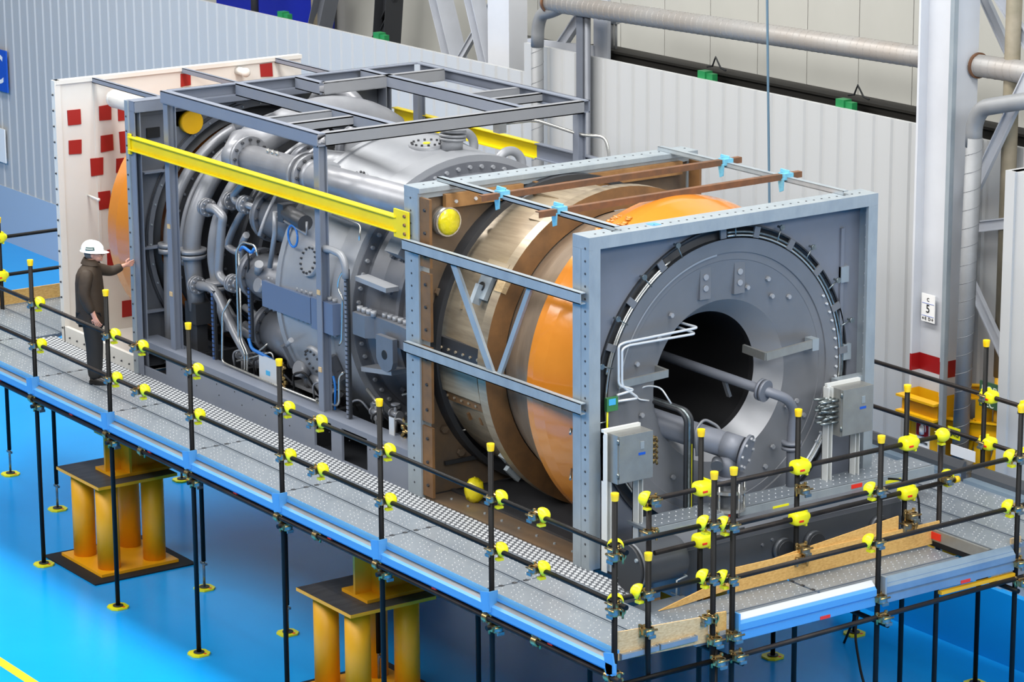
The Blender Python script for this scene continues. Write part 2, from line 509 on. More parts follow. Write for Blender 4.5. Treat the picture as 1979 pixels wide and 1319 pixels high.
b.tube([(-3.730, 7.003, 2.315), (-3.695, 7.003, 2.310), (-3.685, 7.003, 2.260), (-3.690, 7.003, 2.230)], 0.005, 6)
b.build('pictogram', 'white', t)
text_mesh('ESTINTORE', 0.034, 'black', 'lettering', t, (-3.745, 7.01, 2.095), (1, 0, 0), (0, 0, 1))
# yellow bracing frame to the right of the column
t = thing('yellow_bracing', 'yellow painted steel bracing frame beside the white column', 'bracing', (-3.0, 7.15, 0))
b = MB(); b.ibeam((-3.46, 7.1, 2.33), (-2.56, 7.1, 2.46), 0.1, 0.2); b.build('lower_beam', 'paint_yellow', t)
b = MB(); b.ibeam((-3.46, 7.3, 2.7), (-2.5, 7.3, 2.88), 0.1, 0.16); b.build('upper_beam', 'paint_yellow', t)
b = MB(); b.box(-3.02, -2.86, 7.1, 7.2, 0.8, 2.75); b.build('post', 'paint_yellow', t)
b = MB(); b.bar((-2.55, 7.08, 2.4), (-2.95, 7.08, 1.3), 0.05, 0.13, (1, 0, 0)); b.build('brace', 'paint_yellow', t)
b = MB(); b.cyl((-2.95, 7.42, 0.8), (-2.95, 7.42, 2.95), 0.085, n=14); b.build('pipe_foot', 'paint_yellow', t)
b = MB(); b.bar((-3.0, 7.12, 2.5), (-3.35, 7.12, 1.6), 0.04, 0.1, (1, 0, 0)); b.build('brace', 'paint_yellow', t)
t = thing('green_sign', 'green sign with pale letters on the yellow bracing', 'sign', (-2.7, 7.0, 2.78))
MB().box(-2.86, -2.2, 7.0, 7.02, 2.72, 3.0).build('plate', 'sign_green', t)
text_mesh('POR', 0.13, 'sign_text', 'lettering', t, (-2.83, 6.997, 2.91), (1, 0, 0), (0, 0, 1), 'LEFT')
text_mesh('TEC', 0.11, 'sign_text', 'lettering', t, (-2.83, 6.997, 2.765), (1, 0, 0), (0, 0, 1), 'LEFT')
# hanging sign at the far left of the wall
t = thing('letter_sign', 'blue square sign with a white letter C on the ribbed wall', 'sign', (-27.98, 7.49, 2.72))
MB().box(-28.36, -27.62, 7.47, 7.5, 2.73, 3.46).build('plate', 'sign_blue', t)
text_mesh('C', 0.75, 'white', 'letter', t, (-27.98, 7.465, 3.09), (1, 0, 0), (0, 0, 1))
tag(MB().box(-28.5, -27.84, 7.48, 7.5, 1.45, 2.05).build('paper_notice', 'white'), 'small pale notice on the ribbed wall under the letter sign', 'notice')

# spiral ventilation ducts
t = thing('ventilation_duct', 'long grey spiral duct running high along the wall with down pipe', 'duct', (-7, 7.38, 4.0))
def spiral(p, q, r, pitch, name, m, ring):
    p, q = Vector(p), Vector(q)
    MB().cyl(p, q, r, n=20).build(name, m, t)
    d = (q - p); L = d.length; d.normalize()
    a = d.orthogonal().normalized(); bb = d.cross(a)
    pts = []
    nt = int(L / pitch)
    for i in range(nt * 14 + 1):
        u = i / 14
        pts.append(p + d * (u * pitch) + (a * math.cos(2 * pi * u) + bb * math.sin(2 * pi * u)) * r)
    MB().tube(pts, 0.004, 4).build(ring, m, t)
spiral((-11.35, 7.38, 6.1), (-1.0, 7.38, 6.34), 0.12, 0.11, 'main_duct', 'duct_rust', 'seam')
MB().tube([(-10.95, 7.38, 6.11), (-11.2, 7.38, 6.0), (-11.47, 7.38, 5.93), (-11.55, 7.38, 5.75), (-11.56, 7.38, 5.5)], 0.085, 16, 0.2).build('elbow', 'duct', t)
spiral((-11.56, 7.38, 5.6), (-11.57, 7.38, 0.1), 0.08, 0.2, 'down_pipe', 'duct', 'seam')
for x in (-11.3, -3.45):
    MB().lathe([(x, 0.12), (x, 0.14), (x + 0.03, 0.14), (x + 0.03, 0.12)], c=(7.38, 6.1 + (x + 11.35) * 0.0232), n=24).build('clamp_ring', 'rust_bar', t)
t = thing('branch_duct', 'grey spiral branch duct dropping beside the column', 'duct', (-3.000, 7.0, 0))
MB().tube([(-1.900, 7.3, 6.2), (-2.700, 7.05, 6.0), (-2.970, 7.0, 5.93), (-3.070, 7.0, 5.75), (-3.070, 7.0, 5.5)], 0.09, 16, 0.2).build('elbow', 'duct', t)
spiral((-3.060, 7.0, 5.6), (-3.130, 7.0, 2.0), 0.09, 0.2, 'down_pipe', 'duct', 'seam')
MB().lathe([(1.2, 0.13), (1.95, 0.13), (1.98, 0.15), (2.03, 0.15), (2.08, 0.1)], c=(-3.130, 7.0), n=20, axis='z').build('foot_sleeve', 'duct', t)
MB().lathe([(1.93, 0.05), (1.93, 0.15)], c=(-3.130, 7.0), n=20, axis='z').build('sleeve_lip', 'duct', t)
b = MB().box(-3.220, -3.030, 6.895, 6.9, 2.3, 2.43); b.build('yellow_label', 'cover_yellow', t)
text_mesh('LAG', 0.085, 'black', 'lettering', t, (-3.120, 6.89, 2.36), (1, 0, 0), (0, 0, 1))
MB().box(-3.160, -2.780, 6.89, 6.896, 2.12, 2.24).build('white_label', 'white', t)
# poles, channels, braces against the wall
tag(MB().box(-3.43, -3.37, 6.95, 7.01, 0.8, 9).build('conduit_strut', 'galv'), 'slim galvanised strut standing beside the white column', 'strut')
b = MB(); b.box(-10.74, -10.6, 7.4, 7.5, 0, 6.05); b.cyl((-10.52, 7.42, 0), (-10.52, 7.42, 6.05), 0.04, n=10); b.box(-10.6, -10.57, 7.42, 7.5, 0, 6.05)
tag(b.build('wall_channel', 'bulkhead'), 'dark galvanised channel post against the ribbed wall', 'post')
b = MB(); b.box(-10.78, -10.48, 7.7, 7.75, 5.4, 6.2)
tag(b.build('wall_plate', 'brace_grey'), 'pale grey gusset plate above the ribbed wall', 'plate')
tag(MB().bar((-12.2, 7.7, 5.42), (-10.75, 7.7, 5.5), 0.05, 0.16).build('wall_girt', 'brace_grey'), 'pale grey horizontal girt above the ribbed wall', 'girt')
def brace(p, q, w, h, label, m='brace_grey', nm='diagonal_brace'):
    tag(MB().ibeam(p, q, w, h).build(nm, m), label, 'brace')
brace((-11.55, 7.72, 5.45), (-10.8, 7.72, 6.2), 0.08, 0.14, 'short pale diagonal brace beside the spiral duct elbow')
brace((-17.0, 8.5, 4.4), (-16.75, 8.5, 6.2), 0.3, 0.3, 'dark steel truss leg rising behind the ribbed wall', 'dark_steel')
brace((-17.5, 8.5, 4.5), (-16.7, 8.5, 5.5), 0.07, 0.1, 'thin dark diagonal bar meeting the truss leg', 'dark_steel')
brace((-18.9, 8.5, 4.6), (-18.2, 8.5, 6.2), 0.25, 0.3, 'pale grey steel leg behind the wall near a green clip', 'bulkhead')
brace((-15.6, 8.4, 6.2), (-14.9, 8.4, 4.6), 0.28, 0.2, 'pale steel leg leaning right behind the wall')
brace((-14.95, 8.4, 4.75), (-13.7, 8.4, 6.1), 0.06, 0.1, 'thin pale diagonal bar behind the wall')
brace((-14.2, 8.05, 6.3), (-13.62, 8.05, 4.9), 0.22, 0.18, 'weathered steel leg leaning beside the boxed column')
brace((-4.1, 7.8, 7.3), (-3.42, 7.8, 6.4), 0.05, 0.12, 'upper pale diagonal brace right of the column')
brace((-3.5, 7.5, 7.25), (-2.75, 7.5, 6.5), 0.05, 0.14, 'steep pale brace end above the branch duct')
brace((-3.36, 7.25, 4.87), (-2.55, 7.25, 6.3), 0.05, 0.14, 'long pale diagonal brace behind the branch duct')
brace((-3.5, 7.3, 4.12), (-2.72, 7.3, 3.12), 0.05, 0.12, 'pale diagonal brace falling to the yellow bracing')
brace((-3.47, 7.34, 4.52), (-2.6, 7.34, 4.74), 0.05, 0.12, 'pale horizontal strut tied with white tape', nm='horizontal_strut')
tag(MB().box(-13.45, -12.95, 7.9, 8.2, 4.9, 9).build('boxed_column', 'column_white'), 'white boxed column rising behind the ribbed wall', 'column')
tag(MB().cyl((-2.97, 7.42, 2.95), (-2.97, 7.42, 9), 0.085, n=14).build('rusty_downpipe', 'pipe_tan'), 'old brown downpipe behind the pale braces', 'pipe')
tag(MB().cyl((-18.95, 8.6, 4.3), (-18.95, 8.6, 6.2), 0.14, n=14).build('tan_pipe', 'pipe_tan'), 'tan vertical pipe behind the wall beside blue panel', 'pipe')
tag(MB().cyl((-20.4, 8.3, 4.3), (-20.4, 8.3, 6.2), 0.06, n=12).build('dark_pipe', 'dark_steel'), 'dark vertical pipe in front of the blue panel', 'pipe')
b = MB(); b.box(-22.5, -19.2, 8.8, 9.0, 4.4, 6.5); b.box(-22.5, -19.2, 8.74, 8.8, 4.66, 4.7)
tag(b.build('blue_panel', 'crane_blue'), 'deep blue panel showing above the ribbed wall', 'panel')
tag(MB().tube([(-5.9, 6.5, 9.0), (-5.9, 6.5, 6.8), (-5.8, 6.5, 4.3), (-5.78, 6.5, 0.2)], 0.014, 8).build('hanging_rope', 'rope_blue'), 'blue grey rope hanging down in front of the ribbed wall', 'rope')
b = MB(); b.cyl((-10.72, 7.95, 5.5), (-10.72, 7.95, 5.85), 0.025, n=8); b.box(-10.78, -10.6, 7.92, 7.98, 5.85, 6.0); b.cyl((-10.64, 7.95, 5.5), (-10.64, 7.95, 5.85), 0.02, n=8)
tag(b.build('wall_bracket', 'duct'), 'small metal bracket at the end of the dark beam', 'bracket')
# ================================================================ THE MACHINE
Y0, Y1, ZB, ZT = 1.2, 4.73, 2.23, 5.45
def bolts_on(b, pts, d, r=0.016, h=0.016):
    for p in pts: b.bolt(p, d, r, h)
    return b
def rows(p, q, n):
    p, q = Vector(p), Vector(q)
    return [p.lerp(q, (i + 0.5) / n) for i in range(n)]

# ---- acoustic inlet panel: white, red square patches
t = thing('white_screen', 'tall white panel with red square patches behind the machine', 'panel', (-13, 2.95, 2.2))
b = MB(); b.box(-13.02, -12.96, 1.22, 4.68, 2.2, 5.47); b.build('sheet', 'panel_white', t)
b = MB(); b.box(-13.03, -12.94, 1.2, 1.28, 2.2, 5.48); b.build('edge_trim', 'panel_white', t)
b = MB(); b.box(-13.03, -12.93, 1.22, 4.68, 5.43, 5.48); b.build('top_trim', 'panel_white', t)
bolts_on(MB(), rows((-12.985, 1.2, 2.3), (-12.985, 1.2, 5.4), 16), (0, -1, 0), 0.013).build('bolts', 'dark_steel', t, 'stuff')
for y in (1.73, 2.963, 4.30): MB().box(-12.96, -12.953, y, y + 0.04, 2.3, 5.44).build('rib', 'panel_white', t)
for (y, z, w, h) in ((1.37, 4.92, .17, .18), (1.80, 4.93, .16, .18), (1.36, 4.55, .17, .18), (1.80, 4.54, .17, .2), (1.65, 4.26, .17, .21),
                     (2.05, 4.9, .17, .24), (2.06, 4.5, .17, .26), (2.0, 4.25, .2, .18), (1.74, 3.82, .16, .22), (4.08, 5.24, .17, .17), (2.94, 5.24, .14, .15),
                     (1.83, 3.0, .18, .3), (2.1, 3.0, .16, .24), (2.0, 2.42, .3, .2)):
    j = lambda: random.uniform(-0.008, 0.008)
    MB().prism([(y + j(), z + j()), (y + w + j(), z + j()), (y + w + j(), z + h + j()), (y + j(), z + h + j())], -12.96, -12.945, 'yz').build('red_patch', 'patch_red', t)
b = MB(); b.cyl((-12.96, 1.6, 4.02), (-12.72, 1.62, 4.0), 0.014, n=8); b.sphere((-12.72, 1.62, 4.0), 0.022); b.build('handle', 'panel_white', t)
b = MB(); b.cyl((-12.95, 3.75, 5.36), (-12.75, 3.75, 5.36), 0.05, n=12); b.sphere((-12.75, 3.75, 5.36), 0.06); b.build('knob', 'panel_white', t)
t = thing('inlet_tray', 'low white base tray joining the white panel to the grey frame', 'base', (-12, 2, 2.2))
b = MB(); b.box(-12.96, -11.1, 1.22, 4.68, 2.22, 2.27); b.build('tray', 'panel_white', t)
b = MB(); b.box(-12.96, -11.1, 1.2, 1.25, 2.2, 2.42); b.build('kerb', 'panel_white', t)
bolts_on(MB(), rows((-12.9, 1.2, 2.3), (-11.15, 1.2, 2.3), 9), (0, -1, 0), 0.012).build('bolts', 'dark_steel', t, 'stuff')
b = MB(); b.cyl((-12.75, 1.9, 5.22), (-11.1, 1.9, 5.22), 0.11, n=20); b.sphere((-12.72, 1.9, 5.22), 0.115)
tag(b.build('white_pipe', 'panel_white'), 'thick white pipe between the white panel and the grey frame', 'pipe')
for y, w in ((1.73, 'above the white pipe'), (2.97, 'in the middle of the panel'), (4.31, 'at the wall side')):
    tag(MB().chan((-12.94, y, 5.44), (-11.1, y, 5.44), 0.05, 0.06, 0.008).build('tie_bar', 'frame_grey'), 'thin grey tie bar from white panel to rear frame, ' + w, 'bar', 'tie bars over the inlet')
# ---- orange inlet cover
b = MB(); b.lathe([(-12.62, 0.02), (-12.58, 0.5), (-12.48, 0.95), (-12.32, 1.32), (-12.18, 1.5), (-12.05, 1.58), (-11.8, 1.6), (-11.3, 1.56)])
t = thing('inlet_cover', 'orange plastic film stretched over the round machine inlet', 'cover', (-12, YC, 2.3))
b.build('film', 'orange_film', t)

# ---- portal frames with round bulkheads
def portal(nm, label, cat, x0, x1, mat_fr):
    t = thing(nm, label, cat, ((x0 + x1) / 2, 2.97, ZB))
    return t
t = portal('inlet_bulkhead', 'dark grey square bulkhead frame at the inlet end of the engine', 'frame', -11.1, -10.85, 0)
MB().chan((-11.0, Y0 + 0.04, ZB), (-11.0, Y0 + 0.04, 5.5), 0.2, 0.08, 0.012, (0, 1, 0), 1).build('post', 'frame_grey', t)
MB().box(-11.1, -11.02, Y0 - 0.02, Y0, ZB, 5.5).build('edge_strip', 'galv', t)
MB().chan((-11.0, Y1 - 0.04, ZB), (-11.0, Y1 - 0.04, 5.5), 0.2, 0.08, 0.012, (0, 1, 0), 1).build('post', 'frame_grey', t)
MB().chan((-10.98, Y0, 5.44), (-10.98, Y1, 5.44), 0.2, 0.13, 0.012).build('top_beam', 'frame_grey', t)
MB().box(-11.1, -11.05, Y0, Y1, 5.30, 5.4).build('inner_ledge', 'bulkhead', t)
MB().plate_hole(-11.1, Y0 + 0.02, Y1 - 0.02, ZB, 5.42, 1.5).build('bulkhead_plate', 'bulkhead', t)
MB().lathe([(-11.1, 1.5), (-11.06, 1.5), (-11.06, 1.56), (-11.1, 1.56)]).build('rim_ring', 'bulkhead', t)
MB().lathe([(-11.1, 1.5), (-11.16, 1.45), (-11.1, 1.38), (-11.2, 1.33)]).build('seal_ring', 'dark_steel', t)
bolts_on(MB(), [pol(-11.06, a, 1.53) for a in range(0, 360, 9)], (1, 0, 0), 0.012).build('bolts', 'galv', t, 'stuff')
bolts_on(MB(), rows((-11.06, Y0 - 0.02, 2.3), (-11.06, Y0 - 0.02, 5.4), 18), (0, -1, 0), 0.012, 0.01).build('bolts', 'dark_steel', t, 'stuff')
MB().box(-11.09, -11.07, 1.45, 1.62, 5.02, 5.14).build('slot', 'black', t)
b = MB(); b.cyl((-11.1, 2.02, 5.16), (-11.0, 2.02, 5.16), 0.14, n=20); b.build('yellow_plug', 'paint_yellow', t)
MB().tube([pol(-11.05, a, 1.6) for a in range(-30, 80, 6)], 0.009, 6).build('trace_line', 'dark_steel', t)
for z, y in ((4.62, 1.35), (2.95, 1.3), (3.72, 1.3)): MB().box(-11.08, -10.98, y, y + 0.3, z, z + 0.02).build('shelf_bracket', 'frame_grey', t)

# ---- engine skid
t = thing('engine_skid', 'grey steel skid base under the engine with cut-out side plate', 'base', (-8.1, 2.97, 2.2))
b = MB()
holes = [(-10.97, -10.37, 2.34, 2.57), (-7.04, -6.69, 2.28, 2.6), (-6.48, -5.97, 2.24, 2.6)]
xs = [-11.05] + [v for h in holes for v in h[:2]] + [-5.17]
for i in range(0, len(xs), 2): b.box(xs[i], xs[i + 1], 1.22, 1.25, 2.2, 2.64)
for h in holes: b.box(h[0], h[1], 1.22, 1.25, 2.2, h[2]); b.box(h[0], h[1], 1.22, 1.25, h[3], 2.64)
b.build('side_plate', 'frame_grey', t)
MB().box(-11.05, -5.17, 1.22, 1.48, 2.64, 2.66).build('top_flange', 'frame_grey', t)
MB().box(-11.05, -5.17, 1.25, 4.7, 2.18, 2.22).build('floor_plate', 'dark_steel', t)
MB().box(-11.05, -5.17, 4.67, 4.7, 2.2, 2.64).build('far_plate', 'frame_grey', t)
bolts_on(MB(), rows((-11, 1.22, 2.5), (-5.3, 1.22, 2.5), 14) + rows((-9.9, 1.22, 2.38), (-7.3, 1.22, 2.38), 5), (0, -1, 0), 0.008, 0.006).build('bolts', 'dark_steel', t, 'stuff')
for x in (-10.2, -9.3, -8.2, -7.2, -6.0): MB().box(x, x + 0.08, 1.3, 4.6, 2.22, 2.6).build('cross_member', 'dark_steel', t)
MB().box(-10.45, -10.4, 1.35, 1.4, 2.42, 2.48).build('blue_clip', 'tag_blue', t)

# ---- four-post service frame over the engine
t = thing('service_frame', 'open grey steel frame of posts and beams standing over the engine', 'frame', (-8.6, 3.0, 2.64))
FZ = 5.70
for (x, y, s) in ((-10.3, 1.34, 1), (-6.99, 1.34, -1), (-10.3, 4.74, 1), (-7.02, 4.74, -1)):
    MB().ibeam((x, y, 2.64), (x, y, FZ - 0.12), 0.1, 0.11, 0.012, (0, 1, 0)).build('post', 'frame_grey', t)
def beam(p, q, h=0.14, w=0.1, m='frame_grey', side=1):
    MB().chan(p, q, w, h, 0.012, (0, 0, 1), side).build('beam', m, t)
zz = FZ - 0.07
beam((-10.36, 1.31, zz), (-6.92, 1.31, zz))                     # near side
beam((-10.36, 4.76, zz), (-6.92, 4.76, zz), side=-1)
beam((-10.33, 1.36, zz), (-10.33, 4.72, zz), side=-1, m='frame_grey')
beam((-6.95, 1.36, zz), (-6.95, 4.72, zz), m='frame_top')
beam((-10.28, 2.25, zz), (-7.0, 2.25, zz), side=1)
beam((-10.28, 3.95, zz), (-7.0, 3.95, zz))
beam((-10.28, 3.05, zz), (-9.75, 3.05, zz))
beam((-9.75, 3.05, zz), (-9.75, 3.95, zz), m='frame_top')
for y0, y1 in ((1.36, 2.25), (3.95, 4.72)):
    beam((-8.2, y0, zz), (-8.2, y1, zz), 0.1, 0.09, 'frame_top'); beam((-7.75, y0, zz), (-7.75, y1, zz), 0.1, 0.09, 'frame_top')
beam((-9.75, 3.95, zz), (-9.75, 4.72, zz), m='frame_top')
for (x, y) in ((-6.93, 1.40), (-6.93, 1.40), (-6.93, 4.66)):
    bolts_on(MB(), [(-6.94, y, zz + 0.03), (-6.94, y, zz - 0.03)], (1, 0, 0), 0.015).build('bolts', 'galv', t, 'stuff')
for z in (5.62, 3.95, 3.1): MB().box(-7.02, -6.96, 1.275, 1.285, z, z + 0.05).build('paint_mark', 'osb_pale', t)
for z in (4.1, 3.3): MB().box(-10.33, -10.27, 1.275, 1.285, z, z + 0.05).build('paint_mark', 'osb_pale', t)
# ---- yellow beams
t = thing('yellow_beam', 'long yellow I-beam along the walkway side of the engine', 'beam', (-8, 1.17, 4.93))
MB().ibeam((-10.98, 1.19, 5.01), (-5.25, 1.19, 5.03), 0.1, 0.16, 0.012).build('girder', 'beam_yellow', t)
MB().box(-5.29, -5.02, 1.16, 1.18, 4.9, 5.19).build('end_plate', 'beam_yellow', t)
bolts_on(MB(), [(-5.08, 1.16, z) for z in (4.96, 5.05, 5.14)], (0, -1, 0), 0.02).build('bolts', 'rust_face', t, 'stuff')
MB().box(-11.02, -10.96, 1.165, 1.19, 4.88, 5.12).build('end_plate', 'beam_yellow', t)
t = thing('yellow_beam', 'yellow and grey I-beam on the wall side of the engine', 'beam', (-8, 4.8, 4.93))
MB().ibeam((-10.98, 4.82, 4.97), (-7.95, 4.82, 4.97), 0.08, 0.18, 0.012).build('girder', 'beam_yellow', t)
MB().ibeam((-7.95, 4.82, 4.97), (-5.1, 4.82, 4.97), 0.08, 0.18, 0.012).build('unpainted_end', 'frame_grey', t)

# ---- the engine
t = thing('gas_turbine', 'large grey gas turbine engine wrapped in pipes', 'engine', (-8, YC, 2.3))
G = t
L = lambda prof, nm, m, **k: MB().lathe(prof, **k).build(nm, m, G)
L([(-11.05, 1.3), (-10.95, 1.3), (-10.95, 1.2), (-10.6, 1.16), (-10.6, 1.02), (-9.2, 0.98)], 'compressor_casing', 'engine_dark')
for x, r in ((-10.95, 1.34), (-10.6, 1.24), (-10.15, 1.14), (-9.7, 1.12), (-9.25, 1.14)):
    L([(x, 0.98), (x, r), (x + 0.07, r), (x + 0.07, 0.98)], 'casing_flange', 'engine_dark')
    bolts_on(MB(), [pol(x + 0.07, a, r - 0.04) for a in range(-90, 150, 9)], (1, 0, 0), 0.018).build('flange_bolts', 'engine', G, 'stuff')
L([(-9.2, 0.98), (-8.8, 1.02), (-8.3, 1.1), (-7.97, 1.2)], 'transition_casing', 'engine_dark')
L([(-7.97, 1.15), (-7.97, 1.6), (-7.9, 1.62), (-7.82, 1.61), (-7.4, 1.585), (-6.95, 1.54)], 'combustor_casing', 'engine_light')
L([(-7.99, 1.6), (-7.99, 1.64), (-7.9, 1.64), (-7.9, 1.61)], 'casing_lip', 'engine_light')
L([(-6.95, 1.5), (-6.95, 1.57), (-6.62, 1.57), (-6.62, 1.5)], 'main_flange', 'engine_light')
L([(-6.62, 1.5), (-6.6, 1.5), (-6.6, 1.38), (-6.55, 1.38)], 'bolted_ring', 'engine')
bolts_on(MB(), [pol(-6.6, a, 1.445) for a in range(-90, 180, 6)], (1, 0, 0), 0.024, 0.03).build('flange_bolts', 'engine_light', G, 'stuff')
L([(-6.55, 1.38), (-6.4, 1.3), (-6.0, 1.27), (-5.6, 1.3), (-5.3, 1.36), (-5.15, 1.4)], 'turbine_casing', 'engine')
for x, r in ((-6.05, 1.33), (-5.6, 1.36)): L([(x, 1.2), (x, r), (x + 0.06, r), (x + 0.06, 1.2)], 'casing_flange', 'engine')
for a in (30, 14, -22, -38): bolts_on(MB(), [pol(-6.35, a, 1.32), pol(-6.2, a, 1.31)], rad(a), 0.035, 0.03).build('boss', 'engine', G, 'stuff')
# split-line flange blocks on both sides
for s, nm in ((1, 'split_flange'), (-1, 'split_flange')):
    yy = lambda d: YC - s * d
    b = MB(); y0, y1 = sorted((yy(1.5), yy(1.64))); b.box(-8.28, -7.25, y0, y1, 3.57, 3.86); b.build(nm, 'flange_blue', G)
    b = MB(); y0, y1 = sorted((yy(1.5), yy(1.66))); b.prism([(-7.2, y0), (-6.76, y0), (-6.74, y1 - 0.03), (-6.80, y1), (-7.14, y1), (-7.2, y1 - 0.03)], 3.54, 3.88, 'xy'); b.build(nm, 'flange_blue', G)
    b = MB()
    for i in range(11): b.cyl((-8.22 + i * 0.088, yy(1.57), 3.86), (-8.22 + i * 0.088, yy(1.57), 3.90), 0.026, n=8); b.cyl((-8.22 + i * 0.088, yy(1.57), 3.57), (-8.22 + i * 0.088, yy(1.57), 3.53), 0.022, n=8)
    for i in range(4): b.cyl((-7.14 + i * 0.1, yy(1.58), 3.88), (-7.14 + i * 0.1, yy(1.58), 3.92), 0.028, n=8); b.cyl((-7.14 + i * 0.1, yy(1.58), 3.54), (-7.14 + i * 0.1, yy(1.58), 3.50), 0.022, n=8)
    b.build('flange_bolts', 'engine_light', G, 'stuff')
b = MB(); b.prism([(-6.5, 1.62), (-6.44, 1.36), (-6.2, 1.36), (-6.14, 1.44), (-5.6, 1.42), (-5.2, 1.36), (-5.2, 1.7)], 3.62, 3.86, 'xy'); b.build('turbine_split_flange', 'engine', G)
b = MB()
for i in range(4): b.cyl((-6.4 + i * 0.09, 1.43, 3.86), (-6.4 + i * 0.09, 1.43, 3.92), 0.034, n=8)
for i in range(8): b.cyl((-6.02 + i * 0.1, 1.5, 3.86), (-6.02 + i * 0.1, 1.5, 3.91), 0.032, n=8)
b.build('flange_bolts', 'engine_light', G, 'stuff')
# lifting eye plate, pads and brackets on the turbine side
b = MB(); b.prism([(-5.92, 3.42), (-5.85, 3.36), (-5.75, 3.35), (-5.66, 3.40), (-5.63, 3.47), (-5.63, 3.72), (-5.95, 3.72), (-5.95, 3.47)], 1.34, 1.4, 'xz'); b.build('eye_plate', 'engine', G)
MB().cyl((-5.79, 1.335, 3.53), (-5.79, 1.39, 3.53), 0.05, n=14).build('eye_hole', 'black', G)
for p, q, w, h in (((-6.5, 1.52, 4.2), (-5.9, 1.52, 4.18), 0.16, 0.05), ((-6.45, 1.56, 3.22), (-5.85, 1.56, 3.3), 0.2, 0.05)): MB().bar(p, q, w, h).build('bracket_pad', 'engine_light', G)
MB().bar(pol(-6.15, 34, 1.3), pol(-6.15, 34, 1.5), 0.2, 0.26, (1, 0, 0)).build('sensor_box', 'engine_light', G)
for i, (a, x) in enumerate(((22, -5.7), (10, -5.6), (28, -5.5), (-10, -5.5), (4, -5.75))):
    bolts_on(MB(), [pol(x, a, 1.3)], rad(a), 0.06, 0.1).build('boss', 'engine', G)
for i in range(5):
    a = -32 - i * 7
    p = pol(-5.75 + 0.06 * i, a, 1.3); MB().tube([p, p + Vector((0.0, -0.1, 0.02)), p + Vector((-0.22, -0.2, -0.06))], 0.013, 6).build('igniter_lead', 'stainless', G)
# manholes, round ports, lifting half-rings
def port(x, a, R, r, h=0.05, m='engine_light', n=14):
    d = rad(a); p = pol(x, a, R)
    o = MB().cyl(p - d * 0.08, p + d * h, r, n=24).build('round_port', m, G)
    q = d.cross(Vector((1, 0, 0)))
    bolts_on(MB(), [p + d * h + (Vector((1, 0, 0)) * math.cos(2 * pi * i / n) + q * math.sin(2 * pi * i / n)) * r * 0.82 for i in range(n)], d, 0.014, 0.02).build('port_bolts', 'engine_dark', o, 'stuff')
port(-7.40, 17, 1.58, 0.17); port(-7.45, -24, 1.58, 0.17); port(-7.3, 52, 1.57, 0.16, 0.08); port(-7.35, 88, 1.57, 0.2, 0.03); 
MB().cyl(pol(-7.1, 94, 1.55), pol(-7.1, 94, 1.72), 0.12, n=24).build('stub_pipe', 'engine_light', G)
for h in (1.66, 1.7, 1.75): MB().cyl(pol(-7.1, 94, h), pol(-7.1, 94, h + 0.028), 0.15, n=24).build('stub_flange', 'engine_light', G)
MB().cyl(pol(-7.35, 88, 1.6), pol(-7.35, 88, 1.61), 0.04, n=12).build('yellow_mark', 'cover_yellow', G)
def ring_lug(x, a, R):
    d = rad(a); c = pol(x, a, R - 0.02); tx = Vector((1, 0, 0)); tn = d.cross(tx).normalized()
    b = MB()
    pts = [c + (tn * math.cos(pi * i / 14) + d * math.sin(pi * i / 14)) * 0.17 for i in range(15)]
    b.tube([c + (tn * 0.17) - d * 0.06] + pts + [c - tn * 0.17 - d * 0.06], 0.052, 12)
    b.build('lifting_ring', 'engine_light', G)
for x, a, R in ((-7.86, 50, 1.6), (-7.02, 50, 1.55), (-7.86, 118, 1.6), (-7.02, 122, 1.55)): ring_lug(x, a, R)
for x, a in ((-8.0, -26), (-7.02, -24)):
    d = rad(a); c = pol(x, a, 1.56); tx = Vector((1, 0, 0)); tn = d.cross(tx).normalized()
    b = MB(); b.tube([c + (tn * math.cos(pi * i / 14 + pi / 2) - tx * 0 + d * 0.0) * 0.2 + tx * (-math.sin(pi * i / 14 + pi / 2 - pi / 2)) * 0.16 + d * 0.05 for i in range(15)], 0.05, 10)
    b.build('lifting_ring', 'engine', G)
    MB().bar(c, c + d * 0.12, 0.06, 0.3, tn).build('ring_web', 'engine', G)
b = MB(); b.cyl((-7.85, 1.38, 3.2), (-7.62, 1.3, 3.32), 0.02, 0.03, 8); b.build('handle_grip', 'engine_light', G)
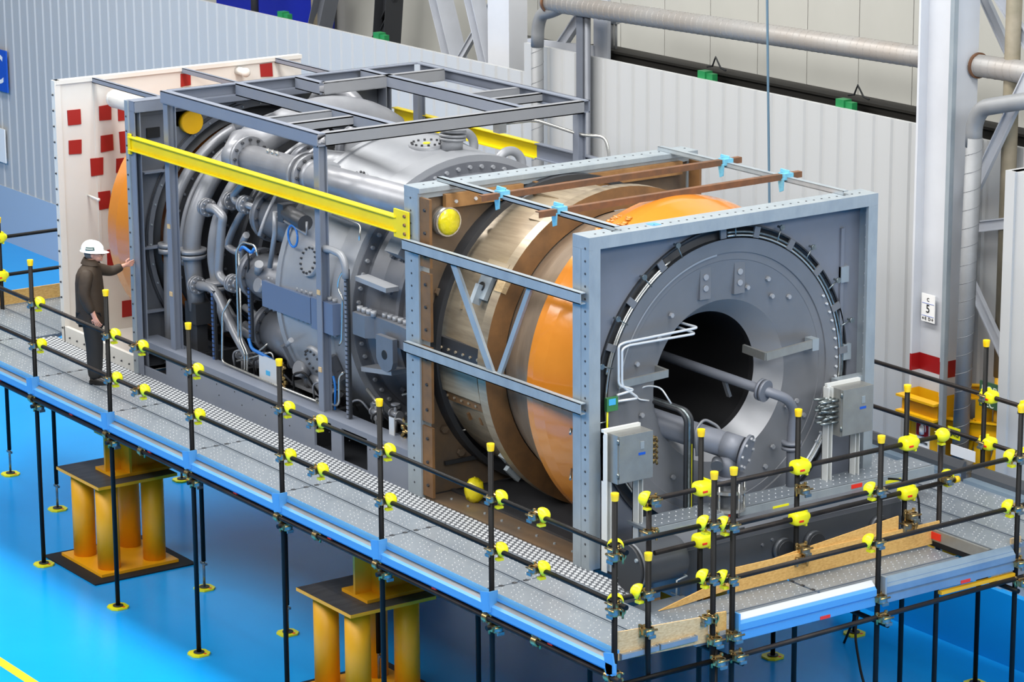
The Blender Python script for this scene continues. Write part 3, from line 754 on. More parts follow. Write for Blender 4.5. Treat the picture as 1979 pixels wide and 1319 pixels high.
# combustor cans around the casing
for k in range(12):
    a = 1 + 30 * k
    if 190 < a < 330: continue
    R = 1.33
    p0, p1 = pol(-8.85, a, R - 0.03), pol(-7.9, a, R + 0.02)
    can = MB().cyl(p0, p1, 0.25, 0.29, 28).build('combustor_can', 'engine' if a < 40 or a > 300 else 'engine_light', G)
    MB().cyl(p0 - Vector((0.05, 0, 0)), p0 + Vector((0.04, 0, 0)), 0.30, n=28).build('can_flange', 'engine', can)
    MB().cyl(p0 - Vector((0.09, 0, 0)), p0 - Vector((0.05, 0, 0)), 0.285, n=28).build('can_cover', 'engine_light', can)
    bb = MB()
    for i in range(14):
        u = 2 * pi * i / 14; bb.bolt(p0 + Vector((-0.09, 0.25 * math.cos(u), 0.25 * math.sin(u))), (-1, 0, 0), 0.018, 0.025); bb.bolt(p0 + Vector((0.04, 0.275 * math.cos(u), 0.275 * math.sin(u))), (1, 0, 0), 0.016, 0.02)
    bb.build('flange_bolts', 'engine_dark', can, 'stuff')
    MB().cyl(p0 - Vector((0.3, 0, 0)), p0 - Vector((0.09, 0, 0)), 0.06, n=14).build('fuel_nozzle', 'pipe_grey', can)
    MB().cyl(p0 - Vector((0.31, 0, 0)), p0 - Vector((0.27, 0, 0)), 0.1, n=16).build('nozzle_flange', 'pipe_grey', can)
    if a < 180 or a > 340:
        q0 = p0 - Vector((0.28, 0, 0)); d = rad(a)
        MB().tube([q0, q0 - Vector((0.22, 0, 0)), pol(-9.3, a + 12, R), pol(-9.05, a + 17, R + 0.12)], 0.04, 10, 0.1).build('fuel_pipe', 'pipe_grey', can)
# big hoop pipes round the compressor
def arcpts(x, R, a0, a1, n=24, dx=0): return [pol(x + dx * i / n, a0 + (a1 - a0) * i / n, R) for i in range(n + 1)]
hp = MB(); hp.tube(arcpts(-10.3, 1.40, 68, -3) + [(-10.28, 1.58, 3.5), (-10.26, 1.6, 3.1)], 0.105, 16); hp = hp.build('manifold_pipe', 'pipe_grey', G)
for z in (3.78, 3.72): MB().cyl((-10.3, 1.575, z), (-10.3, 1.575, z + 0.045), 0.17, n=20).build('pipe_flange', 'pipe_grey', hp)
MB().box(-10.38, -10.12, 1.5, 1.72, 2.95, 3.2).build('support_block', 'engine_dark', G)
MB().box(-10.34, -10.18, 1.54, 1.68, 2.62, 2.95).build('support_leg', 'engine_dark', G)
hp = MB(); hp.tube(arcpts(-10.92, 1.36, 72, 0) + [(-10.94, 1.6, 3.0), (-10.95, 1.6, 2.35)], 0.07, 14); hp = hp.build('drain_pipe', 'pipe_grey', G)
MB().cyl((-10.93, 1.6, 3.66), (-10.93, 1.6, 3.72), 0.12, n=18).build('pipe_flange', 'pipe_grey', hp)
MB().cyl((-10.93, 1.6, 3.73), (-10.93, 1.6, 3.78), 0.12, n=18).build('pipe_flange', 'pipe_grey', hp)
hp = MB(); hp.tube(arcpts(-10.0, 1.28, 70, -2) + [(-9.95, 1.72, 3.3), (-9.9, 1.8, 2.9)], 0.075, 14); hp = hp.build('manifold_pipe', 'pipe_grey', G)
for z in (3.45, 3.39): MB().cyl((-9.97, 1.71, z), (-9.97, 1.71, z + 0.045), 0.14, n=18).build('pipe_flange', 'pipe_grey', hp)
MB().tube(arcpts(-10.75, 1.28, 85, -10), 0.035, 10).build('hoop_pipe', 'pipe_grey', G)
MB().tube([pol(-10.92, 72, 1.36), pol(-10.7, 78, 1.42), pol(-10.2, 80, 1.45), pol(-9.8, 78, 1.5)], 0.07, 14, 0.2).build('cross_pipe', 'pipe_grey', G)
# tall bleed pipe to a big duct over the top
bp_ = MB(); bp_.cyl((-9.3, 1.77, 5.02), (-5.35, 1.77, 5.08), 0.165, n=28); bp_ = bp_.build('bleed_pipe', 'pipe_grey', G)
for x in (-9.28, -8.05, -7.93): MB().cyl((x, 1.77, 5.04), (x + 0.055, 1.77, 5.04), 0.24, n=28).build('pipe_flange', 'pipe_grey', bp_)
for x, d in ((-9.225, 1), (-8.05, -1), (-7.875, 1)):
    bolts_on(MB(), [(x, 1.77 + 0.205 * math.cos(2 * pi * i / 12), 5.04 + 0.205 * math.sin(2 * pi * i / 12)) for i in range(12)], (d, 0, 0), 0.018, 0.03).build('flange_bolts', 'engine_dark', bp_, 'stuff')
MB().cyl((-7.85, 1.77, 5.045), (-7.8, 1.77, 5.045), 0.19, 0.165, 28).build('reducer', 'pipe_grey', bp_)
for i in range(3): MB().cyl((-8.72 + i * 0.1, 1.72, 5.17), (-8.72 + i * 0.1, 1.70, 5.22), 0.02, n=8).build('nipple', 'stainless', bp_)
MB().tube([(-9.25, 1.77, 5.03), (-9.5, 1.77, 5.02), (-9.62, 1.9, 5.1)] + [pol(-9.6, a, 1.62) for a in range(58, 128, 6)] + [pol(-9.6, 134, 1.5), pol(-9.55, 140, 1.2)], [0.2, 0.2, 0.2] + [0.19] * 12 + [0.17, 0.15], 20).build('bleed_duct', 'pipe_grey', G)
MB().tube([(-10.2, 2.1, 4.7), (-10.0, 2.2, 5.1), (-9.8, 2.4, 5.25), (-9.6, 2.6, 5.3)], 0.16, 16, 0.2).build('bleed_branch', 'pipe_grey', G)
MB().tube([(-10.95, 3.6, 5.0), (-10.9, 3.6, 5.2), (-10.7, 3.6, 5.4), (-10.35, 3.6, 5.47), (-10.0, 3.6, 5.45), (-9.75, 3.6, 5.3), (-9.7, 3.6, 5.0)], 0.09, 14, 0.15).build('arch_pipe', 'pipe_grey', G)
# small bore piping on the walkway side
SP = [([(-8.9, 1.62, 4.54), (-9.15, 1.62, 4.54), (-9.34, 1.62, 4.54), (-9.38, 1.62, 4.6), (-9.22, 1.62, 4.72), (-9.02, 1.62, 4.85)], 0.04),
      ([(-9.95, 1.52, 4.38), (-9.55, 1.48, 4.44), (-9.37, 1.48, 4.37), (-9.41, 1.48, 4.28), (-9.53, 1.48, 3.68), (-9.36, 1.48, 3.61), (-9.12, 1.5, 3.64)], 0.052),
      ([(-9.12, 1.7, 4.53), (-9.37, 1.7, 4.36), (-9.55, 1.7, 4.16), (-9.65, 1.7, 4.02), (-9.68, 1.7, 3.95), (-9.56, 1.7, 3.92), (-9.33, 1.7, 3.92)], 0.042),
      ([(-10.25, 1.52, 3.42), (-9.72, 1.5, 3.48), (-9.58, 1.5, 3.42), (-9.41, 1.5, 3.24), (-9.18, 1.5, 3.02), (-8.92, 1.5, 2.83)], 0.055),
      ([(-9.9, 1.7, 3.3), (-9.6, 1.75, 3.0), (-9.0, 1.8, 2.9), (-8.4, 1.85, 2.85)], 0.06),
      ([(-9.5, 1.8, 3.25), (-9.0, 1.75, 3.2), (-8.5, 1.75, 3.18)], 0.04), ([(-9.5, 1.8, 3.05), (-8.9, 1.75, 3.0), (-8.4, 1.75, 3.0)], 0.04)]
for pts, r in SP:
    MB().tube(pts, r, 12, 0.1).build('service_pipe', 'pipe_grey', G)
for c in ((-9.78, 1.5, 4.41), (-9.2, 1.49, 3.63), (-10.1, 1.51, 3.44), (-9.55, 1.69, 4.5), (-9.1, 1.62, 4.54)):
    b = MB(); b.cyl((c[0] - 0.045, c[1], c[2]), (c[0] - 0.008, c[1], c[2]), 0.105, n=18); b.cyl((c[0] + 0.008, c[1], c[2]), (c[0] + 0.045, c[1], c[2]), 0.105, n=18)
    for i in range(8): u = 2 * pi * i / 8; b.cyl((c[0] - 0.07, c[1] + .08 * math.cos(u), c[2] + .08 * math.sin(u)), (c[0] + .07, c[1] + .08 * math.cos(u), c[2] + .08 * math.sin(u)), 0.014, n=6)
    b.build('pipe_flange', 'pipe_grey', G)
for pts, r in (([(-9.12, 1.4, 3.47), (-9.31, 1.4, 3.27), (-9.35, 1.4, 2.7), (-9.24, 1.4, 2.69), (-8.32, 1.4, 2.68), (-7.28, 1.4, 2.69)], 0.013),
               ([(-8.51, 1.42, 4.08), (-8.56, 1.42, 4.19), (-8.85, 1.42, 4.18), (-8.99, 1.42, 4.05), (-8.99, 1.42, 3.03), (-8.86, 1.42, 2.9), (-8.87, 1.42, 2.66)], 0.012),
               ([(-8.92, 1.42, 4.04), (-8.93, 1.42, 3.04), (-8.8, 1.42, 2.91), (-8.82, 1.42, 2.65)], 0.012),
               ([(-6.59, 1.38, 4.32), (-6.73, 1.38, 4.16), (-6.76, 1.38, 4.04), (-6.66, 1.38, 3.97), (-6.7, 1.38, 3.48), (-6.76, 1.38, 3.43)], 0.013),
               ([(-6.7, 1.4, 3.14), (-6.8, 1.4, 3.07), (-6.81, 1.4, 2.78), (-6.87, 1.4, 2.73), (-7.28, 1.4, 2.72)], 0.014),
               ([(-9.1, 1.45, 2.75), (-8.8, 1.5, 2.85), (-8.55, 1.6, 2.95), (-8.5, 1.6, 2.75)], 0.012), ([(-9.15, 1.5, 2.8), (-8.8, 1.55, 2.9), (-8.6, 1.6, 3.05)], 0.012),
               ([(-7.5, 1.45, 2.66), (-7.2, 1.42, 2.66), (-7.05, 1.42, 2.66)], 0.02), ([(-6.4, 1.5, 3.0), (-6.1, 1.5, 2.85), (-6.2, 1.5, 2.68)], 0.02),
               ([(-7.2, 1.6, 4.75), (-6.55, 1.55, 4.75), (-6.5, 1.5, 4.6)], 0.012)):
    MB().tube(pts, r, 8, 0.06).build('impulse_tube', 'stainless', G)
# cable trays with blue cables
for p, q in (((-9.62, 1.45, 3.47), (-9.62, 1.45, 2.66)), ((-8.77, 1.45, 3.82), (-8.78, 1.45, 3.05)), ((-6.56, 1.36, 4.3), (-6.58, 1.36, 2.67))):
    tr = MB(); tr.box(p[0] - 0.035, p[0] + 0.035, p[1], p[1] + 0.03, q[2], p[2]); tr = tr.build('cable_tray', 'dark_steel', G)
    b = MB(); n = int((p[2] - q[2]) / 0.05)
    for i in range(n): b.box(p[0] - 0.022, p[0] + 0.012, p[1] - 0.012, p[1], q[2] + i * 0.05, q[2] + i * 0.05 + 0.032)
    b.build('cable_wrap', 'frame_grey' if p[0] > -7 else 'cable_dull', tr, 'stuff')
MB().tube([(-7.11, 1.36, 4.43), (-6.84, 1.36, 4.46), (-6.63, 1.36, 4.44), (-6.56, 1.36, 4.33), (-6.56, 1.36, 4.2)], 0.04, 10, 0.1).build('tray_bend', 'engine_light', G)
MB().tube([(-7.7 + 0.1 * math.cos(u * 0.45), 1.4, 4.45 + 0.12 * math.sin(u * 0.45)) for u in range(16)], 0.013, 6).build('cable_loop', 'cable_blue', G)
MB().tube([(-8.9, 1.42, 4.08), (-8.8, 1.4, 4.14), (-8.6, 1.4, 4.1), (-8.55, 1.4, 4.16)], 0.018, 6, 0.05).build('cable_loop', 'cable_blue', G)
MB().tube([(-8.75, 1.43, 4.1), (-8.72, 1.43, 3.95), (-8.77, 1.43, 3.8)], 0.012, 6, 0.05).build('cable_loop', 'black', G)
MB().tube([(-8.78, 1.43, 3.08), (-8.7, 1.42, 2.98), (-8.5, 1.45, 2.95), (-8.35, 1.5, 2.9)], 0.02, 8, 0.05).build('cable_loop', 'cable_blue', G)
MB().tube([(-6.92, 1.4, 3.05), (-6.88, 1.4, 2.95), (-6.9, 1.4, 2.68)], 0.014, 8, 0.05).build('cable_loop', 'cable_blue', G)
# purge valve on the lower casing, actuator bracket on top of it, gauges
b = MB(); b.cyl((-7.93, 1.48, 4.66), (-7.5, 1.44, 4.62), 0.09, n=16); b.box(-8.02, -7.9, 1.4, 1.56, 4.56, 4.76); b.build('actuator', 'engine_dark', G)
b = MB(); b.tube([(-8.05, 1.42, 4.6), (-7.4, 1.4, 4.52), (-7.4, 1.4, 4.66)], 0.014, 6); b.tube([(-8.1, 1.42, 4.65), (-8.12, 1.42, 4.4), (-8.25, 1.42, 4.0)], 0.03, 8); b.build('actuator_linkage', 'pipe_grey', G)
b = MB(); b.cyl((-8.5, 1.42, 3.9), (-8.38, 1.36, 4.02), 0.05, n=12); b.cyl((-8.42, 1.45, 3.75), (-8.42, 1.35, 3.78), 0.08, n=14); b.build('valve', 'pipe_grey', G)
b = MB(); b.cyl((-7.9, 1.7, 2.78), (-7.45, 1.7, 2.74), 0.1, n=16); b.cyl((-8.15, 1.7, 2.8), (-7.9, 1.7, 2.78), 0.06, n=12); b.box(-8.2, -7.5, 1.62, 1.8, 2.64, 2.68); b.cyl((-7.85, 1.62, 2.88), (-7.85, 1.5, 2.92), 0.09, n=16); b.cyl((-7.85, 1.62, 2.7), (-7.85, 1.62, 2.9), 0.03, n=10)
b.build('oil_pump', 'pipe_grey', G)
b = MB(); b.box(-8.58, -8.2, 1.44, 1.455, 2.6, 2.94); b.build('gauge_panel', 'galv_light', G)
MB().box(-8.42, -8.34, 1.432, 1.44, 2.74, 2.79).build('blue_tag', 'tag_blue', G)
b = MB()
for i in range(14): b.cyl((-8.12 + random.uniform(-.06, .06), 1.5, 2.66 + i * 0.02), (-8.05 + random.uniform(-.05, .05), 1.44, 2.68 + i * 0.02), 0.016, n=6)
b.build('fittings', 'brass', G, 'stuff')
b = MB(); b.box(-5.82, -5.72, 1.4, 1.41, 2.55, 2.85); b.build('gauge_panel', 'galv_light', G)
b = MB()
for i in range(12): b.cyl((-5.65 + random.uniform(-.08, .1), 1.5, 2.6 + i * 0.022), (-5.6 + random.uniform(-.05, .1), 1.44, 2.62 + i * 0.02), 0.016, n=6)
b.build('fittings', 'brass', G, 'stuff')
# cable arm on the far side, over the casing
b = MB(); b.tube([(-7.75, 4.1, 5.38), (-7.4, 4.4, 5.45), (-7.0, 4.75, 5.3), (-6.75, 4.9, 5.3), (-6.7, 4.92, 5.1), (-6.7, 4.92, 4.2)], 0.02, 8, 0.08); b.box(-7.72, -7.6, 4.05, 4.15, 5.3, 5.42)
tag(b.build('flexible_cable', 'stainless'), 'bright flexible cable arm reaching over the engine casing', 'cable')

# small valves, hoses and terminal boxes low on the skid
for i, (x, y, z) in enumerate(((-9.15, 1.55, 2.78), (-8.95, 1.6, 2.74), (-8.7, 1.55, 2.8), (-7.2, 1.6, 2.78), (-6.3, 1.55, 2.76), (-6.0, 1.6, 2.8), (-5.5, 1.55, 2.74))):
    b = MB(); b.cyl((x - 0.07, y, z), (x + 0.07, y, z), 0.035, n=12); b.cyl((x, y, z), (x, y, z + 0.1), 0.02, n=8); b.cyl((x, y, z + 0.1), (x, y, z + 0.115), 0.05, n=12); b.cyl((x - 0.08, y, z), (x - 0.06, y, z), 0.05, n=12); b.cyl((x + 0.06, y, z), (x + 0.08, y, z), 0.05, n=12)
    b.cyl((x, y, 2.6), (x, y, z), 0.018, n=8)
    b.build('needle_valve', 'pipe_grey', G)
for i in range(9):
    x = -9.2 + i * 0.42 + random.uniform(-.05, .05); r_ = random.uniform(.1, .22)
    MB().tube([(x, 1.5, 2.64), (x + 0.02, 1.46, 2.64 + r_), (x + r_, 1.5, 2.7 + r_), (x + r_ + 0.1, 1.62, 2.66)], 0.012, 8, 0.08).build('hose', 'rubber' if i % 2 else 'pipe_grey', G)
for x, z in ((-9.45, 3.1), (-6.35, 2.75), (-5.4, 2.9)):
    MB().box(x - 0.07, x + 0.07, 1.55, 1.63, z - 0.09, z + 0.09).build('terminal_box', 'engine', G)
MB().tube(arcpts(-8.35, 1.72, 64, 20, 14), 0.022, 8).build('fuel_ring', 'pipe_grey', G)
MB().tube(arcpts(-9.15, 1.5, 82, 30, 16), 0.03, 8).build('fuel_ring', 'pipe_grey', G)
# ---- middle portal: galvanised frame round a brown heat-stained plate
t = thing('middle_frame', 'galvanised square portal frame holding a brown heat-stained plate', 'frame', (-5, 2.97, ZB))
def vpost(y0, y1, nm='post'):
    b = MB(); b.box(-5.15, -4.93, y0, y1, ZB, ZT - 0.111); return b.build(nm, 'galv', t)
vpost(Y0, Y0 + 0.1); vpost(Y1 - 0.1, Y1)
MB().box(-4.93, -4.9, Y0, Y0 + 0.13, ZB, ZT - 0.111).build('post_flange', 'galv', t)
MB().box(-5.15, -4.9, Y0, Y1, 5.34, ZT).build('top_beam', 'galv', t)
MB().box(-4.9, -4.87, Y0 + 0.001, Y1 - 0.001, 5.4, ZT - 0.001).build('top_flange', 'galv', t)
MB().plate_hole(-4.95, Y0 + 0.1, Y1 - 0.1, ZB, 5.36, 1.60).build('stained_plate', 'rust_plate', t)
for y0, y1 in ((1.5, 2.45), (2.6, 3.2), (3.3, 4.5)):
    MB().box(-4.9, -4.84, y0, y1, 5.22, 5.36).build('top_angle', 'rust_angle', t)
    bolts_on(MB(), rows((-4.84, y0, 5.28), (-4.84, y1, 5.28), 4), (1, 0, 0), 0.02).build('bolts', 'galv_light', t, 'stuff')
for z0, z1 in ((4.66, 5.36), (3.9, 4.6), (3.05, 3.84), (2.26, 3.0)):
    MB().box(-4.9, -4.72, Y0 + 0.02, Y0 + 0.05, z0, z1).build('side_angle', 'rust_face', t)
    MB().box(-4.9, -4.72, Y1 - 0.1, Y1 - 0.07, z0, z1).build('side_angle', 'rust_face', t)
    bolts_on(MB(), rows((-4.8, Y0 + 0.02, z0), (-4.8, Y0 + 0.02, z1), 3), (0, -1, 0), 0.018).build('bolts', 'dark_steel', t, 'stuff')
MB().lathe([(-4.95, 1.58), (-4.8, 1.58), (-4.8, 1.64), (-4.95, 1.64)]).build('seal_ring', 'dark_steel', t)
bolts_on(MB(), rows((-5.03, Y0, 2.3), (-5.03, Y0, 5.4), 24), (0, -1, 0), 0.012, 0.004).build('bolt_holes', 'dark_steel', t, 'stuff')
bolts_on(MB(), rows((-5.03, Y0 + 0.1, ZT), (-5.03, Y1, ZT), 30), (0, 0, 1), 0.011, 0.004).build('bolt_holes', 'dark_steel', t, 'stuff')
bolts_on(MB(), [(-4.93, 2.0, 5.0), (-4.93, 1.78, 4.82), (-4.93, 1.45, 4.35), (-4.93, 4.2, 5.05), (-4.93, 4.4, 4.8), (-4.93, 1.5, 2.9), (-4.93, 1.7, 2.62)], (1, 0, 0), 0.045, 0.03).build('studs', 'rust_plate', t, 'stuff')
b = MB(); b.cyl((-4.95, 1.525, 5.08), (-4.83, 1.525, 5.08), 0.155, 0.15, 24); b.build('nozzle_stub', 'stainless', t)
b = MB(); b.sphere((-4.83, 1.525, 5.08), 0.05, 0.135, 0.135, 14, 8); b.build('yellow_film', 'film_yellow', t)
MB().box(-4.93, -4.9, 1.5, 1.9, 2.52, 2.56).build('ledge', 'dark_steel', t)
b = MB().sphere((-4.45, 1.55, 2.36), 0.12, 0.1, 0.13, 14, 8); b.v = [(x + random.uniform(-.014, .014), y + random.uniform(-.014, .014), z + random.uniform(-.014, .014)) for x, y, z in b.v]
tag(b.build('wrapped_plug', 'film_yellow'), 'yellow film wrapped plug at the foot of the brown plate', 'plug')
# base plates in front of the brown plate
t = thing('exhaust_floor', 'worn grey steel floor plates under the brown exhaust duct', 'base', (-3.6, 2.9, 2.18))
MB().box(-5.16, -2.28, 1.22, 4.7, 2.18, 2.215).build('floor_plate', 'engine_dark', t)
MB().box(-4.9, -2.3, 1.24, 1.56, 2.215, 2.235).build('edge_plate', 'rust_plate', t)
MB().box(-4.9, -2.3, 1.56, 1.6, 2.215, 2.26).build('edge_ridge', 'engine_dark', t)
bolts_on(MB(), rows((-4.8, 1.4, 2.235), (-2.4, 1.4, 2.235), 8), (0, 0, 1), 0.014).build('bolts', 'galv', t, 'stuff')

# ---- exhaust diffuser
t = thing('exhaust_duct', 'round tan and brown steel exhaust duct with wide rim', 'duct', (-4, YC, 2.3)); E_ = t
MB().lathe([(-4.95, 1.5), (-4.6, 1.53), (-4.02, 1.58)], n=96).build('shell', 'tan_shell', t)
MB().lathe([(-4.02, 1.58), (-4.02, 1.665), (-3.88, 1.665)], n=96).build('rim_band', 'tan_shell', t)
MB().lathe([(-3.88, 1.665), (-3.87, 1.44)], n=96).build('rim_face', 'rust_face', t)
MB().lathe([(-3.9, 1.42), (-3.55, 1.53), (-3.05, 1.66)], n=96).build('flared_cone', 'tan_cone', t)
for a, x0, x1 in ((8, -4.75, -4.1),):
    for k in range(3): MB().bar(pol(-4.62 + 0.22 * k, 33, 1.54), pol(-4.62 + 0.22 * k, 36.5, 1.545), 0.03, 0.05, rad(34)).build('clip', 'tan_shell', t)
for k in range(2): MB().bar(pol(-4.6 + 0.4 * k, 18, 1.54), pol(-4.6 + 0.4 * k, 21, 1.545), 0.03, 0.04, rad(20)).build('clip', 'tan_shell', t)
for k in range(3): MB().bar(pol(-4.55 + 0.22 * k, -23, 1.54), pol(-4.55 + 0.22 * k, -26, 1.545), 0.03, 0.04, rad(-24)).build('clip', 'rust_face', t)
def slab(nm, x0, x1, a0, a1, R, h, m, par=None):
    n = max(2, int(abs(a1 - a0) / 4)); b = MB()
    prof = [(x0, R - 0.05), (x0, R + h), (x1, R + h), (x1, R - 0.05)]
    b.lathe(prof, n=n, a0=a0, a1=a1)
    for a in (a0, a1): b.add([pol(x, a, r) for x, r in prof], [(0, 1, 2, 3)])
    return b.build(nm, m, par or t)
slab('manway_cover', -4.85, -4.12, -2, -14, 1.54, 0.07, 'tan_shell')
slab('manway_flange', -4.87, -4.1, 6, -2, 1.54, 0.03, 'dark_steel'); slab('manway_flange', -4.87, -4.1, -14, -19, 1.54, 0.03, 'rust_face')
bolts_on(MB(), [pol(-4.8 + 0.13 * i, a, 1.57) for i in range(6) for a in (2, -17)], rad(0), 0.016).build('bolts', 'tan_shell', t, 'stuff')
slab('splice_plate', -4.0, -3.87, 28, 33, 1.66, 0.012, 'osb_pale'); slab('splice_plate', -4.3, -3.95, 33, 38, 1.6, 0.07, 'tan_shell')
for a, x in ((28, -4.25), (-42, -4.12)):
    MB().bar(pol(x - 0.1, a, 1.6), pol(x + 0.12, a, 1.62), 0.24, 0.05, rad(a)).build('lug_block', 'galv', t)
    MB().bar(pol(x, a - 3, 1.6), pol(x, a - 3, 1.7), 0.2, 0.06, (1, 0, 0)).build('lug_plate', 'galv', t)
    p = pol(x, a, 1.62); MB().cyl(p, p + rad(a) * 0.03, 0.05, n=12).build('lug_hole', 'black', t)
slab('top_plate', -4.9, -4.4, 76, 100, 1.53, 0.02, 'tan_shell'); slab('top_plate', -4.38, -4.05, 60, 100, 1.55, 0.02, 'tan_shell')
# ---- orange film over the flare
t = thing('exhaust_cover', 'shiny orange film wrapped around the flared end of the exhaust duct', 'cover', (-2.8, YC, 2.3))
MB().lathe([(-3.14, 1.68), (-3.1, 1.715), (-3.0, 1.72), (-2.85, 1.70), (-2.7, 1.66), (-2.5, 1.6), (-2.3, 1.52)], n=120).build('film', 'orange_film', t)
b = MB()
for i in range(60):
    a = 118 + random.uniform(-7, 9); x = random.uniform(-3.1, -2.85); p = pol(x, 180 - a, 1.715); b.sphere(p, 0.035, 0.03, 0.012, 6, 4)
b.build('wrinkles', 'orange_film', t, 'stuff')
for z in (3.47, 3.02):
    tag(MB().cyl((-2.7, 1.5, z), (-2.42, 1.28, z), 0.012, n=8).build('stud_rod', 'zinc'), 'thin metal stud sticking out of the orange film by the galvanised post', 'rod', 'studs at the orange film')

# ---- front portal and bulkhead plate
t = thing('front_frame', 'galvanised square frame with blue grey plate around the round exhaust', 'frame', (-2.1, 2.97, ZB)); FF = t
MB().box(-2.27, -2.14, Y0, Y0 + 0.06, ZB - 0.03, ZT - 0.121).build('post', 'galv', t)
MB().box(-2.135, -2.01, Y0, Y0 + 0.05, ZB - 0.03, ZT - 0.121).build('post', 'galv', t)
MB().box(-2.05, -2.01, Y0 + 0.05, Y0 + 0.13, ZB, ZT - 0.12).build('inner_angle', 'galv', t)
MB().box(-2.27, -2.01, Y1 - 0.05, Y1, ZB, ZT - 0.121).build('post', 'galv', t)
MB().box(-2.05, -2.01, Y1 - 0.12, Y1 - 0.05, ZB, ZT - 0.12).build('inner_angle', 'galv', t)
MB().box(-2.27, -2.01, Y0, Y1, 5.33, ZT).build('top_beam', 'galv', t)
MB().box(-2.26, -2.03, Y0 + 0.06, Y1 - 0.06, ZB - 0.02, ZB + 0.1).build('sill', 'dark_steel', t)
MB().plate_hole(-2.22, Y0 + 0.05, Y1 - 0.05, ZB + 0.05, 5.34, 1.54).build('plate', 'plate_front', t)
bolts_on(MB(), rows((-2.07, Y0, 2.3), (-2.07, Y0, 5.4), 26), (0, -1, 0), 0.013, 0.004).build('bolt_holes', 'dark_steel', t, 'stuff')
bolts_on(MB(), rows((-2.12, Y0 + 0.1, ZT), (-2.12, Y1 - 0.1, ZT), 34), (0, 0, 1), 0.011, 0.004).build('bolt_holes', 'dark_steel', t, 'stuff')
bolts_on(MB(), rows((-2.12, Y1 - 0.05, 2.6), (-2.12, Y1 - 0.05, 5.3), 22), (0, -1, 0), 0.012, 0.006).build('bolt_holes', 'galv_light', t, 'stuff')
MB().box(-2.16, -2.05, 4.3, 4.68, 3.55, 3.6).build('bracket', 'galv', t)
for y, z in ((4.42, 4.55), (1.3, 4.0), (4.47, 3.75)): MB().box(-2.22, -2.18, y, y + 0.1, z, z + 0.16).build('bracket', 'galv', t)
MB().box(-2.22, -2.19, 4.42, 4.46, 3.6, 5.1).build('stiffener', 'plate_front', t)
MB().box(-2.2, -2.09, 2.0, 2.1, ZT, ZT + 0.004).build('blue_mark', 'toe_blue', t)
# ring channel round the disc with cables and toggle studs
t = thing('exhaust_disc', 'grey round end disc with large dark central opening', 'disc', (-2.25, YC, 2.3)); D_ = t
MB().lathe([(-2.22, 1.555), (-2.19, 1.555), (-2.19, 1.54), (-2.24, 1.54), (-2.26, 1.49), (-2.24, 1.43), (-2.18, 1.425)], n=120).build('ring_channel', 'dark_steel', t)
MB().lathe([(-2.18, 1.43), (-2.2, 1.29), (-2.215, 1.285), (-2.22, 1.215), (-2.225, 1.21), (-2.28, 0.81)], n=120).build('disc_face', 'disc_grey', t)
MB().lathe([(-2.205, 1.285), (-2.195, 1.295), (-2.2, 1.275)], n=96, a0=0, a1=85).build('weld_bead', 'cone_grey', t)
MB().lathe([(-2.28, 0.81), (-2.54, 0.64)], n=96).build('inner_cone', 'cone_grey', t)
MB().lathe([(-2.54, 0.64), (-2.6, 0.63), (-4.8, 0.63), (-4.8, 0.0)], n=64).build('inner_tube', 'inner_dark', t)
MB().tube(arcpts(-2.19, 1.47, 12, 62, 30), 0.012, 6).build('cable', 'stainless', t)
MB().tube(arcpts(-2.19, 1.445, -45, 60, 30), 0.012, 6).build('cable', 'stainless', t)
MB().tube(arcpts(-2.19, 1.49, 90, 200, 40), 0.012, 6).build('cable', 'zinc', t)
MB().tube(arcpts(-2.19, 1.455, 90, 235, 40), 0.012, 6).build('cable', 'stainless', t)
MB().tube(arcpts(-2.185, 1.42, 210, 245, 20), 0.016, 6).build('cable', 'galv_light', t)
MB().tube(arcpts(-2.185, 1.47, 205, 245, 20), 0.014, 6).build('cable', 'galv_light', t)
for a in (15, 32, 49, 66, 92, 113, 130, 148, 165, -5, 192):
    p = pol(-2.18, a, 1.60); st = MB(); st.cyl(p, p + Vector((0.06, 0, 0)), 0.012, n=8); st.cyl(p + Vector((0.055, 0, 0)), p + Vector((0.075, 0, 0)), 0.028, n=10); st.cyl(p + Vector((0.05, 0, 0)), pol(-2.12, a, 1.46), 0.007, n=6); st.build('toggle_stud', 'zinc', t)
for a in (22, 40, 58, 88, 104, 122, 140, 158, 176):
    MB().bar(pol(-2.185, a, 1.44), pol(-2.185, a, 1.55), 0.07, 0.02, (1, 0, 0)).build('clip', 'disc_grey', t)
bolts_on(MB(), [pol(-2.235, a, r) for a, r in ((18, 1.1), (50, 0.99), (35, 0.95), (120, 1.1), (128, 0.98), (108, 0.95), (138, 1.1), (-10, 1.0), (-30, 1.02), (-55, 1.05), (-75, 1.0), (200, 1.0), (206, 1.15), (215, 1.05), (-20, 1.18), (230, 1.0), (240, 1.1), (205, 0.9))], (1, 0, 0), 0.026, 0.025).build('bolts', 'cone_grey', t, 'stuff')
bolts_on(MB(), [pol(-2.18, a, 1.4) for a in range(150, 215, 4)], (1, 0, 0), 0.014, 0.02).build('bolts', 'galv_light', t, 'stuff')
for y, z in ((2.68, 4.78), (3.1, 4.78)):
    q = MB().box(-2.27, -2.228, y, y + 0.13, z - 0.17, z + 0.14).build('cover_plate', 'disc_grey', t)
    MB().cyl((-2.228, y + 0.065, z + 0.05), (-2.215, y + 0.065, z + 0.05), 0.03, n=14).build('plug', 'cone_grey', q); MB().cyl((-2.228, y + 0.065, z - 0.06), (-2.215, y + 0.065, z - 0.06), 0.03, n=14).build('plug', 'cone_grey', q)
